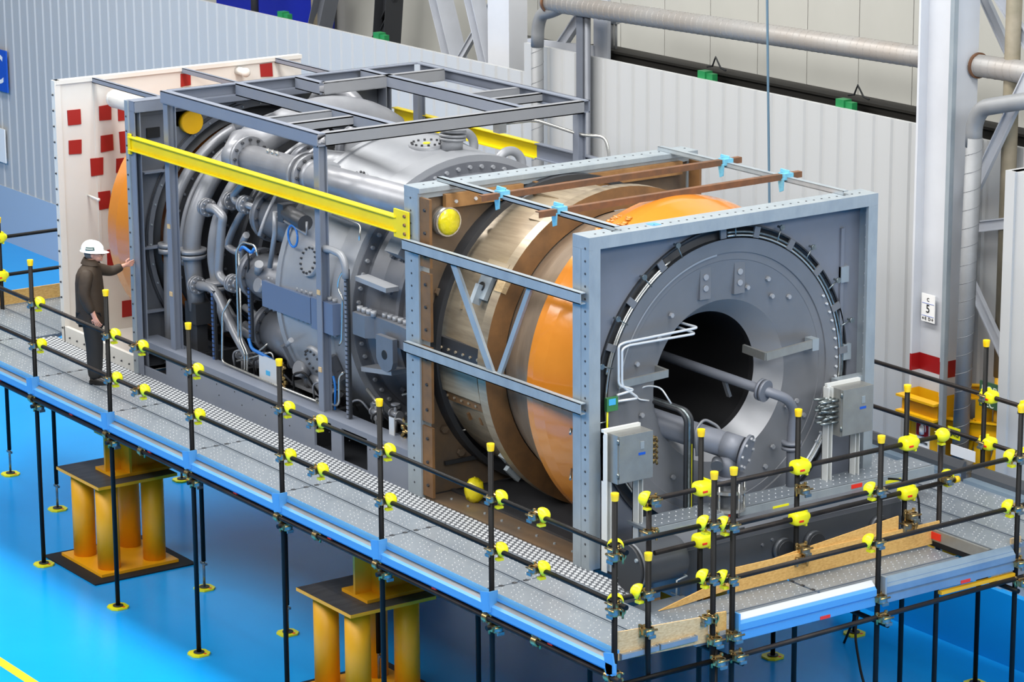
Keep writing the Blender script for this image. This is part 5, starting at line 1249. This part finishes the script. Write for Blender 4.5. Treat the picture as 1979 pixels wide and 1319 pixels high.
for lane, ln_ in ((0.07, 'outer'), (0.50, 'inner')):
    for k, x in enumerate(jx):
        lb = 'galvanised dimpled scaffold plank, %s lane of the side walkway, %s' % (ln_, BAY[k])
        if k == 7:
            if pe is None:
                pe = plank('scaffold_plank', SX + 0.27, 0.42, lb, 'side walkway planks', 'x', 6); pe.location = (x, lane, ZD)
            else:
                dup(pe, (x, lane, ZD), lb, 'side walkway planks')
        elif p0 is None:
            p0 = plank('scaffold_plank', SX, 0.42, lb, 'side walkway planks', 'x', 6); p0.location = (x, lane, ZD)
        else:
            dup(p0, (x, lane, ZD), lb, 'side walkway planks')
for lane, w in ((0.93, 'nearest the side walkway'), (1.36, 'in the middle'), (1.79, 'farthest from the side walkway')):
    dup(p0, (jx[0] + 0.1, lane, ZD), 'galvanised plank behind the white screen, ' + w, 'far end planks')
pf = None
for x, w in ((-0.92, 'tank side'), (-0.48, 'outer')):
    for y, w2 in ((0.95, 'next to the walkway corner'), (2.73, 'next to the raised deck')):
        lb = 'galvanised dimpled plank, %s lane of the front walkway, %s' % (w, w2)
        if pf is None:
            pf = plank('scaffold_plank', 1.77, 0.42, lb, 'front walkway planks', 'y', 6); pf.location = (x + 0.42, y, 2.14); pf.rotation_euler = (0, 0, pi / 2)
        else:
            dup(pf, (x + 0.42, y, 2.14), lb, 'front walkway planks', pi / 2)
for lane, w in ((4.56, 'beside the step'), (5.0, 'in the middle'), (5.44, 'beside the wall side toe boards')):
    for x, w2 in ((-3.85, 'far half'), (-1.95, 'near half')):
        dup(p0, (x, lane, 2.31), 'galvanised plank of the raised right deck, %s, %s' % (w2.replace('far half', 'inner end').replace('near half', 'open end'), w), 'right deck planks')
tag(MB().box(-1.18, -0.925, 0.93, 1.66, 2.1, 2.135).build('filler_plate', 'galv_deck'), 'small plain filler plate under the blind flange', 'plate')
b = MB(); b.box(-0.97, -0.1, 4.52, 4.55, 2.2, 2.31)
t = thing('deck_step', 'pale step edge between the front walkway and the raised right deck', 'step', (-0.5, 4.53, 2.14))
b.build('edge', 'steel_box', t); MB().box(-0.96, -0.75, 4.512, 4.52, 2.22, 2.29).build('orange_sticker', 'sticker_red', t); MB().box(-0.97, -0.1, 4.53, 4.55, 2.14, 2.2).build('shadow_gap', 'black', t)
# walkway added out of sight behind the machine to shade floor and wall base
t = thing('shade_walkway', 'hidden walkway added behind the machine to shade the floor', 'walkway', (-8.5, 5.3, 0))
for x in (-13.3, -11.4, -9.5, -7.6, -5.7):
    for y in (4.85, 5.3): MB().box(x, x + 1.88, y, y + 0.42, 2.18, 2.23).build('plank', 'galv_deck', t)
    MB().cyl((x, 5.75, 0), (x, 5.75, 2.2), TR, n=10).build('leg', 'tube', t)
# grip strip along the machine
b = MB(); b.box(-13.3, -1.15, 0.935, 1.235, 2.19, 2.225)
t = thing('grip_strip', 'long strip of diamond grip plate beside the machine base', 'grip plate', (-7, 1.08, 2.19))
b.build('plate', 'grip_dark', t)
b = MB()
px_, py_ = 0.078, 0.05
n = int((12.1) / px_)
for i in range(n):
    for j in range(6):
        cx = -13.26 + i * px_ + (px_ / 2 if j % 2 else 0); cy = 0.962 + j * py_
        if cx > -1.2: continue
        vs = [(cx - 0.034, cy, 2.225), (cx, cy - 0.021, 2.225), (cx + 0.034, cy, 2.225), (cx, cy + 0.021, 2.225)]
        tp = [(cx - 0.026, cy, 2.232), (cx, cy - 0.016, 2.232), (cx + 0.026, cy, 2.232), (cx, cy + 0.016, 2.232)]
        b.add(vs + tp, [(4, 5, 6, 7), (0, 1, 5, 4), (1, 2, 6, 5), (2, 3, 7, 6), (3, 0, 4, 7)])
b.build('diamond_pads', 'grip_pad', t, 'stuff')
# blue toe boards
def toeboard(x0, x1, lb, proto=[None]):
    if proto[0] is None:
        t = thing('toe_board', lb, 'toe board', (x0, 0, 2.09), 'side walkway toe boards')
        MB().box(x0 + 0.03, x1 - 0.01, -0.02, 0.06, 2.245, 2.275).build('upper_lip', 'toe_blue', t)
        MB().prism([(0.02, 2.245), (-0.055, 2.215), (-0.055, 2.205), (0.02, 2.205)], x0 + 0.06, x1 - 0.03, 'yz').build('grey_stripe', 'toe_stripe', t)
        MB().prism([(-0.055, 2.215), (-0.085, 2.20), (-0.085, 2.13), (-0.055, 2.10), (0.03, 2.10), (0.03, 2.215)], x0 + 0.04, x1 - 0.01, 'yz').build('face', 'toe_blue', t)
        MB().box(x0 + 0.02, x1 - 0.02, -0.03, 0.05, 2.04, 2.10).build('dark_edge', 'tube', t)
        MB().box(x0 + 0.95, x0 + 1.02, -0.05, -0.03, 2.055, 2.095).build('red_sticker', 'sticker_red', t)
        b = MB(); b.prism([(x0 - 0.05, 2.31), (x0 + 0.09, 2.34), (x0 + 0.11, 2.15), (x0 - 0.01, 2.12)], -0.1, -0.085, 'xz'); b.prism([(x0 + 0.085, 2.34), (x0 + 0.10, 2.34), (x0 + 0.12, 2.15), (x0 + 0.105, 2.15)], -0.1, 0.0, 'xz'); b.build('end_bracket', 'toe_blue', t)
        proto[0] = t
    else:
        dup(proto[0], (x0, 0, 2.09), lb)
for k, x in enumerate([PX[0] - SX] + PX[:-1]):
    toeboard(x, x + SX, 'blue steel toe board with grey stripe ' + ['at the far end of the walkway', 'below the man', 'above the first yellow pedestal', 'below the manifold pipes', 'above the dark floor between pedestals', 'above the second yellow pedestal', 'ending at the blue corner bracket'][k])
b = MB(); b.prism([(-0.03, 2.28), (0.1, 2.31), (0.14, 2.14), (0.02, 2.08)], -0.1, -0.085, 'xz'); b.box(0.0, 0.1, -0.1, -0.05, 2.1, 2.2)
tag(b.build('corner_bracket', 'toe_blue'), 'blue toe board bracket at the walkway corner', 'bracket')
for y0, y1, m, lab in ((1.36, 2.98, 'toe_blue', 'blue steel toe board of the front walkway with painted highlight'), (3.1, 4.74, 'toe_galv', 'galvanised ribbed toe board of the front walkway')):
    t = thing('toe_board', lab, 'toe board', (0.05, (y0 + y1) / 2, 2.08))
    MB().prism([(-0.03, 2.33), (-0.02, 2.33), (0.03, 2.29), (0.03, 2.28), (-0.03, 2.28)], y0, y1, 'xz').build('upper_lip', 'galv_light' if m == 'toe_blue' else m, t)  # pale lip on the blue board is its highlight put into the colour
    MB().prism([(0.03, 2.285), (0.055, 2.26), (0.055, 2.2), (0.03, 2.18), (0.0, 2.18), (0.0, 2.285)], y0, y1, 'xz').build('face', m, t)
    MB().prism([(0.03, 2.18), (0.04, 2.17), (0.04, 2.1), (0.0, 2.08), (0.0, 2.18)], y0, y1, 'xz').build('lower_face', m, t)
    MB().box(-0.03, 0.06, y0 - 0.02, y0, 2.08, 2.36).build('end_plate', 'toe_blue' if m == 'toe_blue' else 'galv', t)
    MB().box(0.04, 0.045, y0 + 0.95, y0 + 1.07, 2.1, 2.13).build('red_sticker', 'sticker_red', t)
tag(MB().box(0.0, 0.05, 3.8, 4.75, 2.04, 2.07).build('yellow_edge', 'paint_yellow'), 'thin yellow strip under the galvanised toe board', 'strip')
for y0, lab in ((6.02, 0),):
    for x0, x1, lb in ((-4.0, -2.0, 'dark galvanised toe board against the wall side near the disc'), (-1.85, 0.3, 'galvanised toe board on the wall side of the right deck')):
        t = thing('toe_board', lb, 'toe board', ((x0 + x1) / 2, 6.05, 2.2))
        MB().prism([(5.95, 2.40), (5.99, 2.47), (6.02, 2.47), (6.02, 2.25), (5.95, 2.25)], x0, x1, 'yz').build('face', 'tank_grey', t)
        MB().box(x0, x1, 5.84, 5.95, 2.31, 2.35).build('foot', 'toe_galv', t)
# particle boards
def osb(poly, plane, d0, d1, label, m='osb'):
    tag(MB().prism(poly, d0, d1, plane).build('particle_board', m), label, 'board')
osb([(0.06, 2.17), (1.06, 2.13), (1.06, 2.375), (0.06, 2.435)], 'yz', -0.045, -0.028, 'pale particle board closing the walkway corner', 'osb_pale')
osb([(1.1, 2.2), (1.28, 2.2), (1.28, 2.37), (1.1, 2.38)], 'yz', -0.06, -0.04, 'small particle board offcut between two front uprights', 'osb')
osb([(2.05, 2.16), (4.62, 2.16), (4.62, 2.38), (2.05, 2.4)], 'yz', -0.895, -0.88, 'long particle board kickboard standing on the front walkway')
osb([(1.18, 2.15), (1.4, 2.145), (4.1, 2.35), (4.1, 2.52), (2.2, 2.36)], 'yz', -0.915, -0.9, 'tapered particle board leaning behind the long kickboard')
osb([(4.83, 2.18), (4.96, 2.2), (4.96, 2.36), (4.83, 2.36)], 'yz', -0.12, -0.1, 'small particle board offcut at the raised deck corner', 'osb_pale')
osb([(1.0, 2.24), (4.2, 2.24), (4.2, 2.42), (1.0, 2.42)], 'yz', -15.12, -15.1, 'particle board kickboard at the far end of the walkway')

# ---- pedestals
def pedestal(x, y, beam, label):
    t = thing('pedestal', label, 'pedestal', (x, y, 0.02))
    MB().box(x - 0.52, x + 0.52, y - 0.51, y + 0.51, 0.02, 0.055).build('base_plate', 'pedestal_yellow', t)
    for dx in (-0.31, 0.31):
        for dy in (-0.3, 0.3): MB().cyl((x + dx, y + dy, 0.055), (x + dx, y + dy, 1.09), 0.135, n=28).build('leg', 'pedestal_yellow', t)
    MB().box(x - 0.54, x + 0.54, y - 0.52, y + 0.52, 1.09, 1.125).build('top_plate', 'pedestal_yellow', t)
    MB().box(x - 0.535, x + 0.535, y - 0.515, y + 0.515, 1.125, 1.128).build('wear_sheet', 'pedestal_top', t)
    return t
def saddle(x, y, z0, z1, label):
    t = thing('saddle_beam', label, 'beam', (x, y, z0))
    b = MB(); b.ibeam((x, y - 0.1, (z0 + z1) / 2), (x, y + 1.4, (z0 + z1) / 2), 0.5, z1 - z0, 0.035); b.build('girder', 'pedestal_yellow', t)
    for yy in (y + 0.1, y + 0.8): MB().box(x - 0.24, x + 0.24, yy, yy + 0.03, z0 + 0.035, z1 - 0.035).build('stiffener', 'pedestal_yellow', t)
for x, y, w in ((-10.95, 0.82, 'nearest the white inlet panel'), (-5.47, 0.86, 'under the middle frame')):
    pedestal(x, y, 1, 'yellow four-legged steel pedestal ' + w)
    saddle(x + 0.1, y - 0.1, 1.13, 1.62, 'yellow I-section saddle on the pedestal ' + w)
    b = MB(); b.box(x - 0.66, x + 0.68, y - 0.68, y + 0.66, 0.003, 0.018)
    tag(b.build('rubber_mat', 'rubber'), 'black rubber mat under the pedestal ' + w, 'mat')
    pedestal(x, y + 4.1, 1, 'yellow pedestal on the wall side ' + w)
    saddle(x + 0.1, y + 3.2, 1.13, 1.62, 'yellow saddle on the wall side pedestal ' + w)
# steel girders carrying the machine
for y, w in ((1.6, 'walkway'), (4.3, 'wall')):
    tag(MB().ibeam((-11.3, y, 1.9), (-1.6, y, 1.9), 0.4, 0.55, 0.03).build('carrier_girder', 'dark_steel'), 'dark carrier girder under the machine on the %s side' % w, 'girder')
tag(MB().tube([(-3.7, 5.9, 0.01), (-3.55, 6.0, 0.5), (-3.2, 5.6, 0.35), (-2.6, 5.2, 0.05), (-1.9, 4.8, 0.012), (-1.2, 4.6, 0.012)], 0.014, 8, 0.3).build('floor_cable', 'black'), 'black cable trailing down to the blue floor', 'cable')
tag(MB().tube([(-1.45, 4.45, 2.7), (-1.3, 4.5, 2.72), (-1.15, 4.58, 2.6), (-1.12, 4.58, 2.3)], 0.012, 8, 0.1).build('loop_cable', 'black'), 'black cable loop beside the header tank end', 'cable')
# ================================================================ THE MAN
PB = Vector((-10.965, 0.58, ZD + 0.002))
fA = math.radians(52)
FWD = Vector((math.cos(fA), math.sin(fA), 0)); LFT = Vector((-math.sin(fA), math.cos(fA), 0))
def PW(f, l, z): return PB + FWD * f + LFT * l + Vector((0, 0, z))
def skin(name, nodes, edges, material, parent, levels=2, extra=None, root=0):
    """nodes: list of ((f,l,z), rx, ry); surface grown over the edges"""
    me = bpy.data.meshes.new(name + '_rig')
    me.from_pydata([PW(*n[0]) - ORG[parent.as_pointer()] for n in nodes], edges, [])
    o = bpy.data.objects.new(name, me); COL.objects.link(o)
    md = o.modifiers.new('skin', 'SKIN'); md.use_smooth_shade = True; md.branch_smoothing = 0.6
    for i, n in enumerate(nodes):
        sv = me.skin_vertices[0].data[i]; sv.radius = (n[1], n[2]); sv.use_root = (i == root)
    sb = o.modifiers.new('sub', 'SUBSURF'); sb.levels = levels; sb.render_levels = levels
    dg = bpy.context.evaluated_depsgraph_get(); dg.update()
    m2 = bpy.data.meshes.new_from_object(o.evaluated_get(dg))
    bpy.data.objects.remove(o)
    if extra:
        k = len(m2.vertices)
        vs = [v.co[:] for v in m2.vertices] + [tuple(Vector(p) - ORG[parent.as_pointer()]) for p in extra.v]
        fs = [tuple(p.vertices) for p in m2.polygons] + [tuple(i + k for i in f) for f in extra.f]
        m3 = bpy.data.meshes.new(name); m3.from_pydata(vs, [], fs); m2 = m3
    for p in m2.polygons: p.use_smooth = True
    m2.materials.clear(); m2.materials.append(M[material])
    ob = bpy.data.objects.new(name, m2); COL.objects.link(ob); ob.parent = parent
    ORG[ob.as_pointer()] = ORG[parent.as_pointer()]
    return ob
def ell(b, c, rf, rl, rz, n=16, m=12, tilt=0):
    """ellipsoid in the man's own axes"""
    vs = []
    for j in range(m + 1):
        ph = -pi / 2 + pi * j / m
        for i in range(n):
            t_ = 2 * pi * i / n
            f, l, z = rf * math.cos(ph) * math.cos(t_), rl * math.cos(ph) * math.sin(t_), rz * math.sin(ph)
            f, z = f * math.cos(tilt) - z * math.sin(tilt), f * math.sin(tilt) + z * math.cos(tilt)
            vs.append(PW(c[0] + f, c[1] + l, c[2] + z))
    b.add(vs, [(j * n + i, j * n + (i + 1) % n, (j + 1) * n + (i + 1) % n, (j + 1) * n + i) for j in range(m) for i in range(n)], True)
    return b
man = thing('person', 'man in white hard hat and brown jacket reaching to the grey frame', 'person', tuple(PB))
# body: pelvis, spine, neck, head, arms, hands with fingers, legs
N = [((0, 0, 0.92), .13, .12), ((0, 0, 1.08), .125, .11), ((0.0, 0, 1.27), .11, .1), ((0.0, 0, 1.38), .06, .06), ((0.03, 0, 1.47), .052, .052), ((0.055, 0, 1.56), .085, .075), ((0.06, 0, 1.63), .075, .07),
     ((0.0, .15, 1.33), .05, .05), ((.2, .30, 1.27), .046, .044), ((.33, .335, 1.325), .032, .028), ((.385, .35, 1.34), .034, .02),
     ((0.0, -.15, 1.33), .05, .05), ((-.02, -.23, 1.09), .046, .044), ((.07, -.23, .88), .031, .028), ((.1, -.225, .80), .034, .02),
     ((0.0, .09, .86), .09, .085), ((0.02, .10, .47), .058, .056), ((-.02, .11, .09), .04, .04), ((.1, .115, .035), .038, .03),
     ((0.0, -.09, .86), .09, .085), ((0.03, -.09, .47), .058, .056), ((.01, -.08, .09), .04, .04), ((.13, -.085, .035), .038, .03)]
E2 = [(0, 1), (1, 2), (2, 3), (3, 4), (4, 5), (5, 6), (3, 7), (7, 8), (8, 9), (9, 10), (3, 11), (11, 12), (12, 13), (13, 14), (0, 15), (15, 16), (16, 17), (17, 18), (0, 19), (19, 20), (20, 21), (21, 22)]
def fingers(hand, fdir, sdir, cdir, lens=(.075, .085, .08, .062)):
    """four curled fingers and a thumb from the palm node"""
    h = Vector(hand); f, s, c = Vector(fdir).normalized(), Vector(sdir).normalized(), Vector(cdir).normalized()
    hi = [i for i, n in enumerate(N) if Vector(n[0]) == h][0]
    for k, L_ in enumerate(lens):
        b0 = h + s * (k - 1.5) * 0.019 + f * 0.02
        ids = []
        for u, w in ((0, 0), (.45, .12), (.75, .45), (.8, .85)):
            p = b0 + f * (L_ * u) + c * (L_ * w)
            N.append((tuple(p), .0088, .0085)); ids.append(len(N) - 1)
        E2.append((hi, ids[0])); E2.extend(zip(ids[:-1], ids[1:]))
    b0 = h - s * 0.035 - f * 0.02
    ids = []
    for u in (0, .5, 1.0):
        p = b0 - s * (0.012 + 0.012 * u) + f * 0.05 * u + c * 0.035 * u
        N.append((tuple(p), .0105, .010)); ids.append(len(N) - 1)
    E2.append((hi, ids[0])); E2.extend(zip(ids[:-1], ids[1:]))
fingers((.385, .35, 1.34), (.9, .4, .15), (0, .1, -1), (-.3, .9, 0))
fingers((.1, -.225, .80), (.35, 0, -1), (1, 0, .3), (.1, .9, 0))
ex = MB()
ell(ex, (.065, 0, 1.565), .098, .076, .115)          # skull
ell(ex, (.10, 0, 1.505), .062, .058, .055)           # jaw
ell(ex, (.163, 0, 1.545), .02, .014, .024)           # nose
ell(ex, (.150, 0, 1.512), .014, .024, .006)          # lips
ell(ex, (.152, 0, 1.502), .012, .022, .006)
ell(ex, (.135, 0, 1.475), .026, .026, .02)           # chin
for s in (-1, 1):
    ell(ex, (.055, s * .078, 1.545), .02, .01, .033)  # ears
    ell(ex, (.142, s * .03, 1.58), .016, .022, .008)  # brow
    ell(ex, (.125, s * .042, 1.535), .03, .02, .022)  # cheek
skin('body', N, E2, 'skin', man, 2, ex)
b = MB()
for s in (-1, 1): ell(b, (.148, s * .031, 1.562), .009, .013, .008)
b.build('eyes', 'white', man)
b = MB(); ell(b, (.035, 0, 1.555), .092, .0795, .09); b.build('hair', 'hair', man)
# safety glasses
b = MB()
for s in (-1, 1): ell(b, (.163, s * .034, 1.562), .008, .028, .018)
b.tube([PW(.165, .03, 1.572), PW(.165, -.03, 1.572)], 0.004, 6)
for s in (-1, 1): b.tube([PW(.158, s * .06, 1.568), PW(.1, s * .084, 1.567), PW(.05, s * .084, 1.562)], 0.005, 6)
b.build('glasses', 'black', man)
# jacket
cx_ = MB(); n = 32; vs = []
RG = [(.735, .170, .200, .0), (.745, .178, .208, .0), (.9, .172, .205, .0), (1.05, .165, .198, -.005), (1.2, .158, .205, -.01), (1.3, .145, .21, -.01), (1.36, .122, .19, -.005), (1.405, .095, .135, .005), (1.44, .08, .088, .015)]
for z, rf, rl, cf in RG:
    for i in range(n):
        a = 2 * pi * i / n; w = 1 + 0.02 * math.sin(5 * a + z * 14) * (1.4 - z)
        vs.append(PW(cf + rf * w * math.copysign(abs(math.cos(a)) ** .85, math.cos(a)), rl * w * math.copysign(abs(math.sin(a)) ** .85, math.sin(a)), z))
cx_.add(vs, [(j * n + i, j * n + (i + 1) % n, (j + 1) * n + (i + 1) % n, (j + 1) * n + i) for j in range(len(RG) - 1) for i in range(n)] + [tuple(range(n - 1, -1, -1))], True)
J = [((0.0, .12, 1.345), .085, .085), ((0.02, .195, 1.33), .088, .082), ((.2, .305, 1.265), .072, .068), ((.335, .335, 1.325), .05, .048)]
skin('jacket', J, [(0, 1), (1, 2), (2, 3)], 'jacket', man, 2, cx_)
J = [((0.0, -.12, 1.345), .085, .085), ((0.0, -.195, 1.33), .09, .085), ((-.03, -.245, 1.09), .075, .072), ((.06, -.235, .885), .056, .054)]
skin('sleeve', J, [(0, 1), (1, 2), (2, 3)], 'jacket', man)
b = MB()
prof = [(0, .092), (0.02, .1), (-0.03, .12), (-0.045, .125)]
vs = []
n = 24
for k_, (dz, r) in enumerate(((0.05, .072), (.06, .08), (.02, .105), (-.01, .118))):
    for i in range(n + 1):
        a = math.radians(25 + 310 * i / n); vs.append(PW(.02 + r * math.cos(a) * 1.0, r * math.sin(a), 1.435 + dz - 0.012 * math.cos(a)))
b.add(vs, [(j * (n + 1) + i, j * (n + 1) + i + 1, (j + 1) * (n + 1) + i + 1, (j + 1) * (n + 1) + i) for j in range(3) for i in range(n)], True)
b.build('collar', 'jacket', man)
T_ = [((0, 0, .86), .145, .13), ((0.0, .085, .80), .11, .105), ((0.02, .10, .47), .098, .092), ((0.0, .11, .055), .088, .085),
      ((0.0, -.085, .80), .11, .105), ((0.03, -.09, .47), .098, .092), ((.03, -.08, .055), .088, .085)]
skin('trousers', T_, [(0, 1), (1, 2), (2, 3), (0, 4), (4, 5), (5, 6)], 'trousers', man)
for l, f in ((.115, .0), (-.085, .03)):
    b = MB(); n = 20
    vs = []
    for z, k_ in ((0.0, 1.0), (.025, 1.02), (.05, .95), (.075, .75), (.09, .5)):
        for i in range(n):
            a = 2 * pi * i / n; ff = math.cos(a)
            top = 1.0 if z < .04 else (1.0 if ff < 0 else max(0.35, 1 - (z - .03) * 9))
            vs.append(PW(f + .05 + ff * (.15 if ff > 0 else .12) * (k_ if ff < 0 else k_ * top), l + math.sin(a) * .05 * k_, z))
    b.add(vs, [(j * n + i, j * n + (i + 1) % n, (j + 1) * n + (i + 1) % n, (j + 1) * n + i) for j in range(4) for i in range(n)] + [tuple(range(4 * n, 5 * n)), tuple(range(n - 1, -1, -1))], True)
    b.build('shoe', 'leather', man)
# hard hat
b = MB(); n = 28; vs = []; m_ = 9
for j in range(m_ + 1):
    ph = pi / 2 * j / m_
    for i in range(n):
        a = 2 * pi * i / n
        vs.append(PW(.045 + .135 * math.cos(ph) ** 0.85 * math.cos(a), .112 * math.cos(ph) ** 0.85 * math.sin(a), 1.585 + .115 * math.sin(ph) + .012 * math.cos(a) * -1))
b.add(vs, [(j * n + i, j * n + (i + 1) % n, (j + 1) * n + (i + 1) % n, (j + 1) * n + i) for j in range(m_) for i in range(n)], True)
b.build('hard_hat', 'helmet', man)
b = MB(); vs = []
for r, dz in ((1.0, 0), (1.1, -.012)):
    for i in range(n):
        a = 2 * pi * i / n; pk = 1 + (0.32 * max(0, math.cos(a)) ** 2 if r > 1 else 0)
        vs.append(PW(.045 + .135 * r * pk * math.cos(a), .112 * r * math.sin(a), 1.585 + dz - .012 * math.cos(a)))
b.add(vs, [(i, (i + 1) % n, n + (i + 1) % n, n + i) for i in range(n)], True)
b.build('hat_brim', 'helmet', man)
b = MB(); b.tube([PW(.045 + .13 * math.cos(u * .2) , 0, 1.59 + .112 * math.sin(u * .2)) for u in range(1, 15)], 0.008, 6); b.build('hat_ridge', 'helmet', man)
b = MB(); vs = []
for z in (1.605, 1.642):
    for i in range(7):
        a = math.radians(-118 + 8 * i); k_ = math.cos(math.asin((z - 1.585) / .115)) ** .85 + .012
        vs.append(PW(.045 + .137 * k_ * math.cos(a), .114 * k_ * math.sin(a), z))
b.add(vs, [(i, i + 1, 8 + i, 7 + i) for i in range(6)]); b.build('hat_label', 'label_green', man)
b = MB(); vs = []
for z in (1.620, 1.628):
    for i in range(5):
        a = math.radians(-114 + 9 * i); k_ = math.cos(math.asin((z - 1.585) / .115)) ** .85 + .016
        vs.append(PW(.045 + .138 * k_ * math.cos(a), .115 * k_ * math.sin(a), z))
b.add(vs, [(i, i + 1, 6 + i, 5 + i) for i in range(4)]); b.build('hat_lettering', 'white', man)
